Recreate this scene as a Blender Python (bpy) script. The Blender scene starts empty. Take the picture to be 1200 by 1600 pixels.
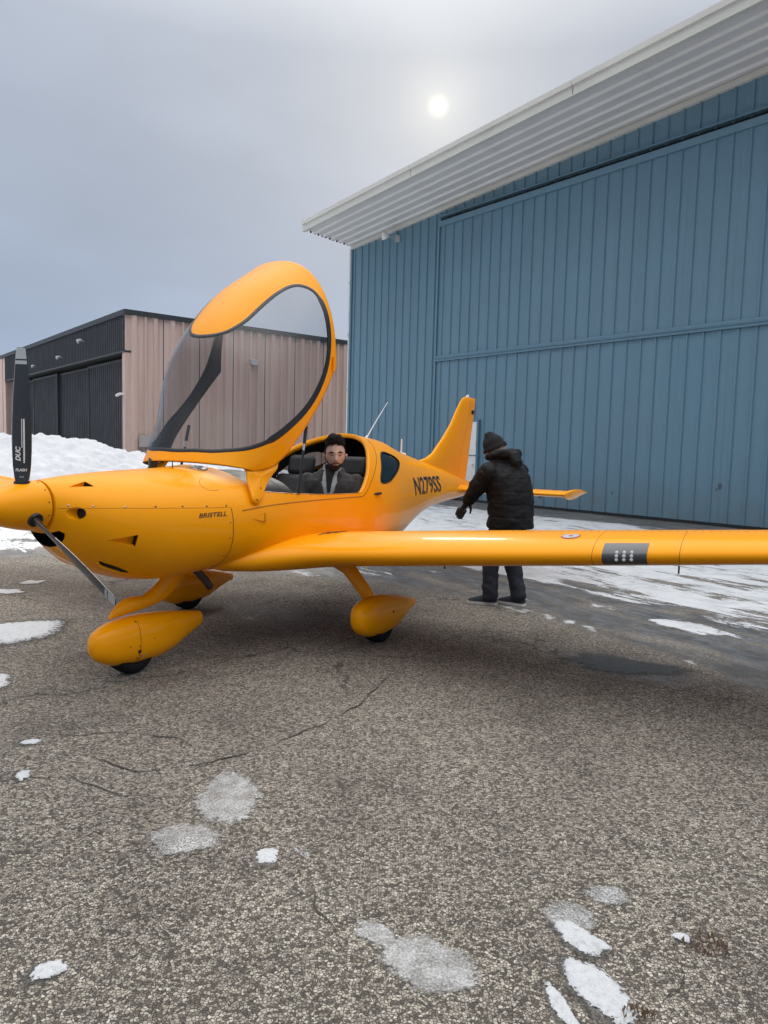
import bpy, bmesh, math, random
import numpy as np
from mathutils import Vector, Matrix, noise
from mathutils.bvhtree import BVHTree
R=math.radians
scene=bpy.context.scene
col=scene.collection
random.seed(7)

# ------------------------------------------------------------------ camera
EYE=1.45
cam=bpy.data.cameras.new('camera'); cam_o=bpy.data.objects.new('camera',cam); col.objects.link(cam_o)
cam.sensor_fit='VERTICAL'; cam.sensor_height=36.0; cam.lens=36.0*1130/1600; cam.clip_start=0.05; cam.clip_end=3000
p_,r_=R(4.95),R(1.5)
fw=Vector((0,math.cos(p_),-math.sin(p_))); rt=Vector((1,0,0)); up=rt.cross(fw)
rr=math.cos(r_)*rt+math.sin(r_)*up; uu=-math.sin(r_)*rt+math.cos(r_)*up
cam_o.matrix_world=Matrix(((rr.x,uu.x,-fw.x,0),(rr.y,uu.y,-fw.y,0),(rr.z,uu.z,-fw.z,EYE),(0,0,0,1)))
scene.camera=cam_o
# ------------------------------------------------------------------ sky and sun
SUN_EL,SUN_AZ=24.4,3.3          # elevation, degrees to the right of +Y
sd=Vector((math.cos(R(SUN_EL))*math.sin(R(SUN_AZ)),math.cos(R(SUN_EL))*math.cos(R(SUN_AZ)),math.sin(R(SUN_EL))))
world=bpy.data.worlds.new('World'); scene.world=world; world.use_nodes=True
wt=world.node_tree; wn=wt.nodes; wl=wt.links; wn.clear()
def wnode(t,**k):
    n=wn.new(t)
    for a,b in k.items(): setattr(n,a,b)
    return n
def wmath(op,a,b=None,clamp=False):
    n=wnode('ShaderNodeMath',operation=op,use_clamp=clamp)
    for i,v in enumerate((a,b)):
        if v is None: continue
        if isinstance(v,(int,float)): n.inputs[i].default_value=v
        else: wl.new(v,n.inputs[i])
    return n.outputs[0]
out=wnode('ShaderNodeOutputWorld'); bg=wnode('ShaderNodeBackground'); bg.inputs['Strength'].default_value=1.0
tc=wnode('ShaderNodeTexCoord'); sep=wnode('ShaderNodeSeparateXYZ'); wl.new(tc.outputs['Generated'],sep.inputs[0])
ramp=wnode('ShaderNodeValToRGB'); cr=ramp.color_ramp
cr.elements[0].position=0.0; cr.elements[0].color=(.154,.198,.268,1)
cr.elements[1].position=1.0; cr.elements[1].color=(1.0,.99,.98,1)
for pos,c in ((.10,(.146,.182,.243)),(.26,(.152,.178,.224)),(.46,(.186,.207,.247)),(.60,(.40,.41,.425)),(.80,(.84,.84,.84))):  # upper stops: unseen overhead sky, made far brighter to light the aircraft
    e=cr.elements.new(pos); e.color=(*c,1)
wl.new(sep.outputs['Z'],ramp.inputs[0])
vm=wnode('ShaderNodeVectorMath',operation='DOT_PRODUCT'); wl.new(tc.outputs['Generated'],vm.inputs[0]); vm.inputs[1].default_value=sd
omd=wmath('SUBTRACT',1.0,vm.outputs['Value'])
def glow(a,k): return wmath('MULTIPLY',wmath('EXPONENT',wmath('MULTIPLY',omd,-1.0/k)),a)
g=wmath('ADD',wmath('ADD',glow(.32,.000035),glow(.065,.0008)),wmath('ADD',glow(.036,.007),glow(.024,.06)))
# faint cloud texture, stretched into soft banks
mp=wnode('ShaderNodeMapping'); mp.inputs['Scale'].default_value=(1.3,1.3,3.2); mp.inputs['Rotation'].default_value=(.25,.2,0); wl.new(tc.outputs['Generated'],mp.inputs[0])
nz=wnode('ShaderNodeTexNoise'); nz.inputs['Scale'].default_value=1.7; nz.inputs['Detail'].default_value=4; nz.inputs['Roughness'].default_value=.5; wl.new(mp.outputs[0],nz.inputs['Vector'])
cl=wnode('ShaderNodeMapRange'); cl.inputs['From Min'].default_value=.3; cl.inputs['From Max'].default_value=.7; cl.inputs['To Min'].default_value=.90; cl.inputs['To Max'].default_value=1.12; wl.new(nz.outputs[0],cl.inputs['Value'])
mul=wnode('ShaderNodeVectorMath',operation='SCALE'); wl.new(ramp.outputs[0],mul.inputs[0]); wl.new(cl.outputs[0],mul.inputs['Scale'])
gl=wnode('ShaderNodeVectorMath',operation='SCALE'); gl.inputs[0].default_value=(1.0,.92,.66); wl.new(g,gl.inputs['Scale'])
ad=wnode('ShaderNodeVectorMath',operation='ADD'); wl.new(mul.outputs[0],ad.inputs[0]); wl.new(gl.outputs[0],ad.inputs[1])
sky=wnode('ShaderNodeTexSky',sky_type='NISHITA'); sky.sun_disc=False; sky.sun_elevation=R(SUN_EL); sky.sun_rotation=R(SUN_AZ); sky.dust_density=4.0
sk=wnode('ShaderNodeVectorMath',operation='SCALE'); wl.new(sky.outputs[0],sk.inputs[0]); sk.inputs['Scale'].default_value=.05
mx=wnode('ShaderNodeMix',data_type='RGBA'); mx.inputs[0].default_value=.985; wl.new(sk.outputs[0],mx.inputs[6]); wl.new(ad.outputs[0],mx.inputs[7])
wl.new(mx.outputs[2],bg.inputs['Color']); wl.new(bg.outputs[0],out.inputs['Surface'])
sun=bpy.data.lights.new('sun','SUN'); sun.energy=1.5; sun.angle=R(12); sun.color=(1,.95,.87)
sun_o=bpy.data.objects.new('sun',sun); col.objects.link(sun_o); sun_o.rotation_euler=(-sd).to_track_quat('-Z','Y').to_euler(); sun_o.location=(0,0,60)
vs=scene.view_settings; scene.display_settings.display_device='sRGB'; vs.view_transform='Standard'; vs.look='None'; vs.exposure=1.3; vs.gamma=1.0; vs.use_curve_mapping=False
scene.render.engine='CYCLES'; scene.cycles.max_bounces=6; scene.cycles.diffuse_bounces=3; scene.cycles.glossy_bounces=3; scene.cycles.use_adaptive_sampling=True; scene.cycles.adaptive_threshold=.025; scene.cycles.caustics_reflective=False; scene.cycles.caustics_refractive=False; scene.cycles.transparent_max_bounces=12; scene.cycles.use_denoising=True

# ------------------------------------------------------------------ helpers
def tag(o,label=None,cat=None,group=None,kind=None):
    if label: o['label']=label
    if cat: o['category']=cat
    if group: o['group']=group
    if kind: o['kind']=kind
    return o
def empty(name,loc=(0,0,0),rz=0,parent=None):
    o=bpy.data.objects.new(name,None); col.objects.link(o); o.location=loc; o.rotation_euler=(0,0,rz); o.empty_display_size=.2
    if parent: o.parent=parent
    return o
def link(name,me,m=None,parent=None,smooth=True,angle=None):
    o=bpy.data.objects.new(name,me); col.objects.link(o)
    if parent: o.parent=parent
    if m is not None and len(me.materials)==0:
        for q in (m if isinstance(m,(list,tuple)) else [m]): me.materials.append(q)
    if smooth and len(me.polygons):
        me.polygons.foreach_set('use_smooth',np.ones(len(me.polygons),bool))
        if angle: me.set_sharp_from_angle(angle=R(angle))
    return o
def obj(name,v,f,m=None,parent=None,smooth=True,angle=None):
    me=bpy.data.meshes.new(name); me.from_pydata([tuple(map(float,q)) for q in v],[],[tuple(int(i) for i in q) for q in f]); me.update()
    return link(name,me,m,parent,smooth,angle)
class MB:
    """collects shapes that belong to ONE part"""
    def __init__(s): s.v=[]; s.f=[]
    def add(s,v,f):
        b=len(s.v); s.v+= [tuple(q) for q in v]; s.f+=[tuple(i+b for i in q) for q in f]; return s
    def box(s,c,d,rot=None):
        v=[]
        for i in (-1,1):
            for j in (-1,1):
                for k in (-1,1):
                    q=Vector((i*d[0]/2,j*d[1]/2,k*d[2]/2))
                    if rot is not None: q=rot@q
                    v.append(tuple(q+Vector(c)))
        return s.add(v,[(0,1,3,2),(4,6,7,5),(0,4,5,1),(2,3,7,6),(0,2,6,4),(1,5,7,3)])
    def rings(s,rings,caps=True,closed=True):
        n=len(rings[0]); v=[q for r in rings for q in r]; f=[]
        for i in range(len(rings)-1):
            for j in range(n if closed else n-1):
                k=(j+1)%n; f.append((i*n+j,i*n+k,(i+1)*n+k,(i+1)*n+j))
        if caps: f.append(tuple(range(n-1,-1,-1))); f.append(tuple((len(rings)-1)*n+j for j in range(n)))
        return s.add(v,f)
    def tube(s,path,rad,n=10,ratio=1.0,upv=(0,0,1)):
        path=[Vector(p) for p in path]; rad=rad if isinstance(rad,(list,tuple)) else [rad]*len(path); rg=[]
        for i,p in enumerate(path):
            t=(path[min(i+1,len(path)-1)]-path[max(i-1,0)]).normalized(); u=Vector(upv)
            if abs(t.dot(u))>.95: u=Vector((1,0,0))
            a=t.cross(u).normalized(); b=a.cross(t).normalized(); r=rad[i]
            rg.append([tuple(p+a*(r*math.cos(2*math.pi*k/n))+b*(r*ratio*math.sin(2*math.pi*k/n))) for k in range(n)])
        return s.rings(rg)
    def build(s,name,m,parent=None,smooth=True,angle=35): return obj(name,s.v,s.f,m,parent,smooth,angle)
def sstep(a,b,x):
    t=np.clip((np.asarray(x,float)-a)/(b-a),0,1); return t*t*(3-2*t)
def bevel(o,w,seg=2):
    b=o.modifiers.new('bevel','BEVEL'); b.width=w; b.segments=seg; b.limit_method='ANGLE'; b.angle_limit=R(40); return o
def apply_mods(o):
    dg=bpy.context.evaluated_depsgraph_get(); me=bpy.data.meshes.new_from_object(o.evaluated_get(dg)); o.modifiers.clear(); old=o.data; o.data=me
    return o

# ------------------------------------------------------------------ materials
class NT:
    def __init__(s,name):
        s.m=bpy.data.materials.new(name); s.m.use_nodes=True; s.t=s.m.node_tree; s.n=s.t.nodes; s.l=s.t.links
        s.b=s.n['Principled BSDF']; s.out=s.n['Material Output']
    def node(s,t,ins=None,**k):
        n=s.n.new(t)
        for a,b in k.items(): setattr(n,a,b)
        for a,b in (ins or {}).items(): s.put(n,a,b)
        return n
    def put(s,n,a,b):
        if isinstance(b,bpy.types.NodeSocket): s.l.new(b,n.inputs[a])
        else: n.inputs[a].default_value=b
    def set(s,**k):
        for a,b in k.items():
            a=a.replace('_',' ')
            if a=='Base Color' and isinstance(b,tuple) and len(b)==3: b=(*b,1)
            s.put(s.b,a,b)
        return s
    def math(s,op,a,b=None,clamp=False):
        n=s.node('ShaderNodeMath',operation=op,use_clamp=clamp); s.put(n,0,a)
        if b is not None: s.put(n,1,b)
        return n.outputs[0]
    def pos(s,scale=(1,1,1),rot=(0,0,0),obj=False,loc=(0,0,0)):
        c=s.node('ShaderNodeTexCoord').outputs['Object'] if obj else s.node('ShaderNodeNewGeometry').outputs['Position']
        return s.node('ShaderNodeMapping',{'Vector':c,'Scale':scale,'Rotation':rot,'Location':loc}).outputs[0]
    def noise(s,vec,scale,detail=4,rough=.55,dist=0):
        return s.node('ShaderNodeTexNoise',{'Vector':vec,'Scale':scale,'Detail':detail,'Roughness':rough,'Distortion':dist}).outputs[0]
    def ramp(s,fac,els):
        n=s.node('ShaderNodeValToRGB'); s.l.new(fac,n.inputs[0]); cr=n.color_ramp
        while len(cr.elements)<len(els): cr.elements.new(.5)
        for e,(p,c) in zip(cr.elements,els):
            e.position=p; e.color=(c,c,c,1) if isinstance(c,(int,float)) else (*c,1)
        return n.outputs[0]
    def mix(s,fac,a,b,mode='MIX'):
        n=s.node('ShaderNodeMix',data_type='RGBA',blend_type=mode)
        s.put(n,0,fac); s.put(n,6,(*a,1) if isinstance(a,tuple) and len(a)==3 else a); s.put(n,7,(*b,1) if isinstance(b,tuple) and len(b)==3 else b)
        return n.outputs[2]
    def maprange(s,v,a,b,c=0,d=1):
        n=s.node('ShaderNodeMapRange',{'Value':v,'From Min':a,'From Max':b,'To Min':c,'To Max':d}); n.interpolation_type='SMOOTHSTEP'; return n.outputs[0]
    def bump(s,h,strength=.3,dist=.01,normal=None):
        n=s.node('ShaderNodeBump',{'Height':h,'Strength':strength,'Distance':dist})
        if normal is not None: s.put(n,'Normal',normal)
        s.l.new(n.outputs[0],s.b.inputs['Normal']); return n.outputs[0]
def simple(name,c,rough=.5,metal=0,coat=0,var=.08,vscale=6,bump=0,bscale=60,spec=.5):
    t=NT(name); v=t.pos(obj=True); n=t.noise(v,vscale,5)
    hi=tuple(min(1,x*(1+var)) for x in c); lo=tuple(x*(1-var) for x in c)
    t.set(Base_Color=t.ramp(n,[(.3,lo),(.7,hi)]),Roughness=t.maprange(t.noise(v,vscale*2.3,4),.3,.7,max(0,rough-.06),min(1,rough+.06)),Metallic=metal)
    t.b.inputs['Coat Weight'].default_value=coat; t.b.inputs['Coat Roughness'].default_value=.06; t.b.inputs['Specular IOR Level'].default_value=spec
    if bump: t.bump(t.noise(v,bscale,4),bump,.004)
    return t.m
M={}
# aircraft paint: glossy yellow-orange, faint orange-peel and road film
t=NT('aircraft_paint'); v=t.pos(obj=True); dirt=t.noise(v,2.2,6,.6)
t.set(Base_Color=t.ramp(dirt,[(.25,(.92,.340,.001)),(.75,(.96,.365,.001))]),Roughness=.38)
t.b.inputs['Coat Weight'].default_value=.36; t.b.inputs['Coat Roughness'].default_value=.015; t.b.inputs['Coat IOR'].default_value=1.42; t.b.inputs['Specular IOR Level'].default_value=.08
M['paint']=t.m
M['black']=simple('black_rubber',(.012,.012,.013),.55,var=.2)
M['seam']=simple('panel_gap',(.16,.062,.006),.7); M['crease']=simple('moulded_crease',(.42,.15,.003),.5)
M['trim']=simple('black_trim',(.010,.011,.013),.35,var=.15)
M['carbon']=simple('propeller_carbon',(.018,.020,.024),.32,coat=.35,var=.15)
M['tyre']=simple('tyre_rubber',(.010,.010,.011),.92,spec=.2,var=.3,bump=.25,bscale=90)
M['hub']=simple('wheel_alloy',(.45,.45,.46),.35,metal=.9)
M['steel']=simple('bright_metal',(.62,.62,.63),.28,metal=.95)
M['exhaust']=simple('exhaust_steel',(.07,.055,.05),.45,metal=.6,var=.3)
M['white']=simple('white_paint',(.72,.72,.71),.4)
M['silver']=simple('silver_print',(.50,.52,.54),.4,metal=.2)
M['leather']=simple('black_leather',(.016,.016,.018),.62,var=.2,bump=.2,bscale=120)
M['lining']=simple('cabin_lining',(.020,.021,.024),.75,var=.2)
M['lamp_cover']=simple('lamp_cover',(.050,.054,.060),.18,coat=.6)
M['decal_red']=simple('decal_red',(.45,.03,.02),.5)
def pane(name,c,boost):
    t=NT(name); g=t.node('ShaderNodeNewGeometry'); dp=t.node('ShaderNodeVectorMath',operation='DOT_PRODUCT'); t.l.new(g.outputs['Normal'],dp.inputs[0]); t.l.new(g.outputs['Incoming'],dp.inputs[1])
    k=t.math('POWER',t.math('SUBTRACT',1.0,t.math('ABSOLUTE',dp.outputs['Value'])),5.0); k=t.math('ADD',.04*boost,t.math('MULTIPLY',k,.9))
    gb=t.node('ShaderNodeBsdfGlossy',{'Color':(1,1,1,1),'Roughness':.03}); tr=t.node('ShaderNodeBsdfTransparent',{'Color':(*c,1)})
    ms=t.node('ShaderNodeMixShader'); t.l.new(k,ms.inputs[0]); t.l.new(tr.outputs[0],ms.inputs[1]); t.l.new(gb.outputs[0],ms.inputs[2]); t.l.new(ms.outputs[0],t.out.inputs['Surface']); return t.m
M['glass']=pane('canopy_glass',(.70,.70,.70),1.0); M['tint']=pane('dark_window_glass',(.45,.46,.47),1.2)
# blue ribbed sheet: chalky paint, faint vertical streaks, darker splash zone stains
t=NT('blue_sheet'); v=t.pos(); st=t.noise(t.pos((2.2,2.2,.10)),1.6,5,.6); bl=t.noise(v,.55,4); sp=t.noise(v,3.2,6,.65)
c=t.mix(t.maprange(st,.3,.7,0,.5),(.116,.222,.297),(.134,.248,.320)); c=t.mix(t.maprange(bl,.35,.7,0,.35),c,(.130,.205,.265)); c=t.mix(t.maprange(sp,.66,.78,0,.30),c,(.07,.13,.17))
sx_=t.node('ShaderNodeSeparateXYZ'); t.l.new(v,sx_.inputs[0]); low=t.math('MULTIPLY',t.maprange(sx_.outputs['Z'],.15,1.3,1,0),t.maprange(sp,.30,.72,.05,.75)); c=t.mix(t.math('MULTIPLY',low,.55),c,(.16,.155,.14))
c=t.mix(t.math('MULTIPLY',t.maprange(t.noise(t.pos((3.1,3.1,.05)),2.6,4,.7),.56,.74),.35),c,(.19,.27,.31))
t.set(Base_Color=c,Roughness=t.maprange(bl,.3,.7,.42,.62)); t.bump(t.noise(v,1.1,3),.22,.05); M['blue']=t.m
M['blue_dark']=simple('blue_trim',(.10,.20,.27),.5)
t=NT('white_soffit'); v=t.pos(); c=t.mix(t.maprange(t.noise(v,1.1,5),.4,.75,0,.5),(.66,.665,.675),(.56,.565,.575)); t.set(Base_Color=c,Roughness=.42); M['soffit']=t.m
M['fascia']=simple('fascia_metal',(.62,.61,.57),.45,var=.06,vscale=.7)
M['dark_sheet']=simple('charcoal_sheet',(.015,.017,.022),.55,var=.15,vscale=.5)
M['dark_edge']=simple('charcoal_trim',(.030,.032,.038),.5)
M['void']=simple('dark_gap',(.006,.006,.007),.9)
t=NT('brown_concrete'); v=t.pos(); st=t.noise(t.pos((1.6,1.6,.09)),1.2,6,.6); sp=t.noise(v,26,3)
c=t.mix(t.maprange(st,.3,.72),(.68,.50,.435),(.54,.38,.325)); c=t.mix(t.maprange(sp,.4,.7,0,.25),c,(.72,.58,.52)); t.set(Base_Color=c,Roughness=.9); t.bump(sp,.2,.01); M['brown']=t.m
M['conduit']=simple('pale_metal_box',(.42,.38,.36),.6)
M['lamp_grey']=simple('lamp_housing',(.45,.46,.46),.45)
# snow
t=NT('snow'); v=t.pos(); n1=t.noise(v,1.5,6,.6); n2=t.noise(v,9,6,.65); n3=t.noise(v,60,3)
c=t.mix(t.maprange(n2,.50,.8,0,.5),(.60,.615,.64),(.45,.46,.475)); t.set(Base_Color=c,Roughness=.75); pass
hh=t.math('ADD',t.math('MULTIPLY',n1,.6),t.math('ADD',t.math('MULTIPLY',n2,.35),t.math('MULTIPLY',n3,.05))); t.bump(hh,.7,.12); M['snow']=t.m
# ------------------------------------------------------------------ ground
t=NT('old_asphalt')
v=t.pos()
wv=t.node('ShaderNodeVectorMath',operation='ADD'); t.l.new(t.pos((1,1,.0)),wv.inputs[0]); wq=t.node('ShaderNodeTexNoise',{'Vector':v,'Scale':75.0,'Detail':2.0}); wsc=t.node('ShaderNodeVectorMath',operation='SCALE'); t.l.new(wq.outputs['Color'],wsc.inputs[0]); wsc.inputs['Scale'].default_value=.010; t.l.new(wsc.outputs[0],wv.inputs[1])
vo=t.node('ShaderNodeTexVoronoi',{'Vector':wv.outputs[0],'Scale':104.0,'Randomness':1.0},feature='F1')
ve=t.node('ShaderNodeTexVoronoi',{'Vector':wv.outputs[0],'Scale':104.0,'Randomness':1.0},feature='DISTANCE_TO_EDGE')
rnd=t.node('ShaderNodeSeparateColor',{'Color':vo.outputs['Color']})
stone=t.ramp(rnd.outputs[0],[(.0,(.075,.067,.060)),(.24,(.115,.102,.09)),(.36,(.24,.215,.185)),(.60,(.37,.338,.290)),(.84,(.48,.445,.385)),(1,(.64,.60,.53))])
tint=t.mix(t.math('MULTIPLY',rnd.outputs[1],.22),stone,(.29,.225,.16))
edge=t.maprange(ve.outputs['Distance'],-.03,.13)
big=t.noise(v,.42,3,.6); mid=t.noise(v,1.9,4,.62,.4); fine=t.noise(v,22,3,.6)
base=t.mix(edge,(.085,.076,.068),tint)
base=t.mix(t.maprange(fine,.50,.74,0,.65),base,(.105,.094,.084))
shade=t.ramp(t.math('ADD',t.math('MULTIPLY',big,.55),t.math('MULTIPLY',mid,.45)),[(.33,(.50,.48,.475)),(.46,(.78,.765,.76)),(.54,(.90,.89,.88)),(.66,(1.05,1.05,1.03))])
base=t.mix(1.0,base,shade,'MULTIPLY')
# old hairline cracks, follow a wandering cell pattern
cw=t.node('ShaderNodeVectorMath',operation='ADD'); t.l.new(t.pos((1,1,0)),cw.inputs[0])
cn=t.node('ShaderNodeTexNoise',{'Vector':v,'Scale':1.3,'Detail':4.0,'Roughness':.65}); cs=t.node('ShaderNodeVectorMath',operation='SCALE'); t.l.new(cn.outputs['Color'],cs.inputs[0]); cs.inputs['Scale'].default_value=.9; t.l.new(cs.outputs[0],cw.inputs[1])
cv=t.node('ShaderNodeTexVoronoi',{'Vector':cw.outputs[0],'Scale':.55},feature='DISTANCE_TO_EDGE')
crack=t.math('MULTIPLY',t.maprange(cv.outputs['Distance'],.002,.011,1,0),t.maprange(t.noise(v,.8,1),.42,.6))
base=t.mix(t.math('MULTIPLY',crack,.7),base,(.020,.017,.015))
# worn-in ice and wind-blown snow; where it lies is stored on the mesh
a_s=t.node('ShaderNodeAttribute',attribute_name='snow').outputs['Fac']; a_i=t.node('ShaderNodeAttribute',attribute_name='ice').outputs['Fac']; a_c=t.node('ShaderNodeAttribute',attribute_name='slab').outputs['Fac']
rotv=t.node('ShaderNodeMapping',{'Vector':t.node('ShaderNodeMapping',{'Vector':v,'Rotation':(0,0,R(58))}).outputs[0],'Scale':(.50,2.0,1)}).outputs[0]
stk=t.noise(rotv,1.5,4,.62,.5); stk2=t.noise(rotv,6.5,6,.74,.4); grain=t.noise(v,45,3,.7); blot=t.noise(v,2.6,5,.68,.5)
slab=t.mix(t.maprange(grain,.3,.7),(.205,.190,.168),(.265,.25,.225)); slab=t.mix(t.maprange(stk,.45,.7,0,.6),slab,(.13,.12,.105))
base=t.mix(a_c,base,slab)
icef=t.math('MULTIPLY',a_i,t.maprange(t.math('ADD',t.math('MULTIPLY',stk,.6),t.math('MULTIPLY',stk2,.4)),.34,.56,.25,.97),True)
icec=t.mix(t.maprange(stk2,.38,.64),(.036,.035,.035),(.135,.138,.142)); icec=t.mix(t.math('MULTIPLY',t.maprange(grain,.50,.68),t.maprange(stk,.42,.60,.06,.75)),icec,(.30,.305,.31)); icec=t.mix(t.math('MULTIPLY',t.maprange(blot,.50,.60),.75),icec,(.045,.041,.038))
base=t.mix(icef,base,icec)
sf=t.math('ADD',a_s,t.math('ADD',t.math('MULTIPLY',t.math('SUBTRACT',stk,.5),2.0),t.math('ADD',t.math('MULTIPLY',t.math('SUBTRACT',stk2,.5),1.3),t.math('MULTIPLY',t.math('SUBTRACT',grain,.5),.6))))
snowf=t.maprange(sf,.49,.66)
snowc=t.mix(t.maprange(blot,.4,.7),(.56,.58,.605),(.43,.45,.475))
base=t.mix(snowf,base,snowc)
rough=t.math('SUBTRACT',.93,t.math('MULTIPLY',t.math('MULTIPLY',icef,t.math('SUBTRACT',1.0,snowf)),.58))
t.set(Base_Color=base,Roughness=rough)
hgt=t.math('MULTIPLY',t.math('MULTIPLY',edge,t.math('SUBTRACT',1.0,t.math('MAXIMUM',a_i,t.math('MAXIMUM',a_s,a_c)),True)),.007)
bn=t.node('ShaderNodeBump',{'Height':hgt,'Strength':.85,'Distance':1.0}); t.l.new(bn.outputs[0],t.b.inputs['Normal']); M['asphalt']=t.m

def axis(lo,hi,a,b,step,grow=1.22):
    xs=list(np.arange(a,b+1e-6,step)); d=step
    while xs[-1]<hi: d*=grow; xs.append(xs[-1]+d)
    d=step
    while xs[0]>lo: d*=grow; xs.insert(0,xs[0]-d)
    return np.array(xs)
gx=axis(-900,900,-9,10,.14); gy=axis(-60,1500,1,24,.14)
GX,GY=np.meshgrid(gx,gy,indexing='ij')
def dist_line(pts,X,Y):
    """signed distance to an open polyline: positive on the far (left-hand) side"""
    best=np.full(X.shape,1e9); sg=np.ones(X.shape)
    for (x0,y0),(x1,y1) in zip(pts[:-1],pts[1:]):
        dx,dy=x1-x0,y1-y0; L2=dx*dx+dy*dy; tt=np.clip(((X-x0)*dx+(Y-y0)*dy)/L2,0,1)
        ex,ey=X-(x0+tt*dx),Y-(y0+tt*dy); dd=np.hypot(ex,ey); s=np.where(dx*(Y-y0)-dy*(X-x0)>0,1,-1)
        m=dd<best; best=np.where(m,dd,best); sg=np.where(m,s,sg)
    return best*sg
front=[(-60,5.5),(-5.52,8.75),(-4.05,9.0),(-2.74,8.8),(-1.82,8.5),(-1.16,8.25),(-.27,7.9),(.67,7.2),(1.38,6.5),(1.98,5.4),(2.43,4.35),(2.7,3.6),(4,0),(8,-12)]
snowl=[(-60,5.7),(-5.5,8.9),(-4.0,9.15),(-2.74,9.05),(-1.6,9.0),(-.3,9.0),(.6,8.7),(1.35,8.15),(2.1,7.15),(2.9,5.8),(4.2,3.4),(8,-2)]
hang_o=Vector((7.8216,14.6463,0)); az=R(39.2); hd=Vector((-math.sin(az),math.cos(az),0)); hn=Vector((math.cos(az),math.sin(az),0))
D1=dist_line(front,GX,GY); D2=dist_line(snowl,GX,GY)
DW=-((GX-hang_o.x)*hn.x+(GY-hang_o.y)*hn.y)      # metres in front of the hangar wall
SW=(GX-hang_o.x)*hd.x+(GY-hang_o.y)*hd.y
NZ=np.array([noise.noise((x*.55,y*.55,0)) for x,y in zip(GX.ravel(),GY.ravel())]).reshape(GX.shape)
NZ2=np.array([noise.noise((x*1.6+9,y*1.6,3)) for x,y in zip(GX.ravel(),GY.ravel())]).reshape(GX.shape)
slab=sstep(2.6,2.0,DW+NZ*.5)*sstep(17,15.5,SW)
snow=.80*sstep(-.2,.8,D2+NZ2*.25)+.06*NZ
right=sstep(1.2,2.6,GX)*sstep(14,10,GY)
snow=snow-.10*right*sstep(4.5,.5,D2)
snow*=sstep(1.2,2.6,DW+NZ*.55)
snow+=sstep(.05,.5,D1)*sstep(.2,-.6,D2)*(.26+.30*NZ2+.12*NZ)
def blob(x,y,rx,ry,rot=0):
    ca,sa=math.cos(rot),math.sin(rot); u=((GX-x)*ca+(GY-y)*sa)/rx; w=(-(GX-x)*sa+(GY-y)*ca)/ry; return sstep(1.2,.3,np.hypot(u,w))
snow+=.85*blob(2.15,6.8,.38,.15,-.95)+.8*blob(2.62,6.1,.55,.20,-.85)+.6*blob(1.62,6.2,.5,.08,-.95)+.55*blob(2.2,5.0,.5,.08,-1.1)+.5*blob(1.0,7.2,.4,.08,-.7)
snow+=.42*blob(-1.2,6.2,.6,.14,-.9)+.5*blob(-.95,8.2,.5,.2,-.4)+.3*blob(-.6,6.1,.4,.08,.4)
snow-=.75*blob(-4.55,10.6,.9,.32,.2)+.4*blob(-3.9,10.0,.7,.25,.1)
crust=np.exp(-((D1-.10-NZ2*.10)/.07)**2)*np.clip(.25+1.6*NZ,0,1)*sstep(-1.5,0,GX); snow+=.62*crust
ice=sstep(-.04,.12,D1+NZ2*.14)*(1-.0*NZ); ice=np.maximum(ice,1.0*blob(1.70,4.88,.62,.30,-.75)); ice=np.maximum(ice,.55*blob(-1.0,6.2,.9,.4,-.8))
nx_,ny_=GX.shape
verts=np.stack([GX,GY,0*GX],-1).reshape(-1,3); idx=np.arange(nx_*ny_).reshape(nx_,ny_)
faces=np.stack([idx[:-1,:-1],idx[1:,:-1],idx[1:,1:],idx[:-1,1:]],-1).reshape(-1,4)
gr=obj('ground',verts,faces,M['asphalt'],smooth=False); tag(gr,'weathered asphalt apron with drifted snow and ice',kind='structure')
for nm,arr in (('snow',snow),('ice',ice),('slab',slab)):
    a=gr.data.attributes.new(nm,'FLOAT','POINT'); a.data.foreach_set('value',np.clip(arr,-1,2).ravel().astype(np.float32))

# open cracks: shallow dark fissures lying in the asphalt
M['crack']=simple('crack_dirt',(.045,.040,.036),.95)
def crack(pts,w,seed):
    rng=random.Random(seed); P=[]
    for (x0,y0),(x1,y1) in zip(pts[:-1],pts[1:]):
        n=max(2,int(math.hypot(x1-x0,y1-y0)/.03))
        for k in range(n): P.append((x0+(x1-x0)*k/n,y0+(y1-y0)*k/n))
    P.append(pts[-1]); v=[];f=[]
    for i,(x,y) in enumerate(P):
        a=P[max(0,i-1)]; b=P[min(len(P)-1,i+1)]; dx,dy=b[0]-a[0],b[1]-a[1]; L=math.hypot(dx,dy) or 1
        e=noise.noise((i*.09,seed,0))*.05+noise.noise((i*.33,seed,5))*.022+noise.noise((i*.9,seed,7))*.006; ww=w*(.15+max(0,noise.noise((i*.13,seed,9))+.25)*1.7+rng.random()*.35)*min(1,i/6+.1,(len(P)-1-i)/6+.1)
        for s in (-1,1): v.append((x+(-dy/L)*(e+s*ww),y+(dx/L)*(e+s*ww),.004))
        if i: f.append((2*i-2,2*i-1,2*i+1,2*i))
    return obj('crack',v,f,M['crack'],gr,smooth=False)
crack([(-1.5,3.25),(-1.05,3.1),(-.78,3.18),(-.62,3.28),(-.35,3.62),(-.12,3.98),(.02,4.4),(.15,4.75)],.004,1)
crack([(-1.75,2.95),(-1.4,3.02),(-1.05,2.86),(-.9,2.92)],.0035,2)
crack([(-.23,2.3),(-.16,2.12),(-.08,1.98),(.02,1.85)],.0022,3)
crack([(.76,1.78),(.84,1.86),(.9,1.97)],.003,4)
crack([(-.75,3.05),(-.66,3.0),(-.63,2.9)],.005,5)
crack([(-1.62,3.45),(-1.3,3.52),(-1.0,3.46),(-.9,3.4)],.004,6)

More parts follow.
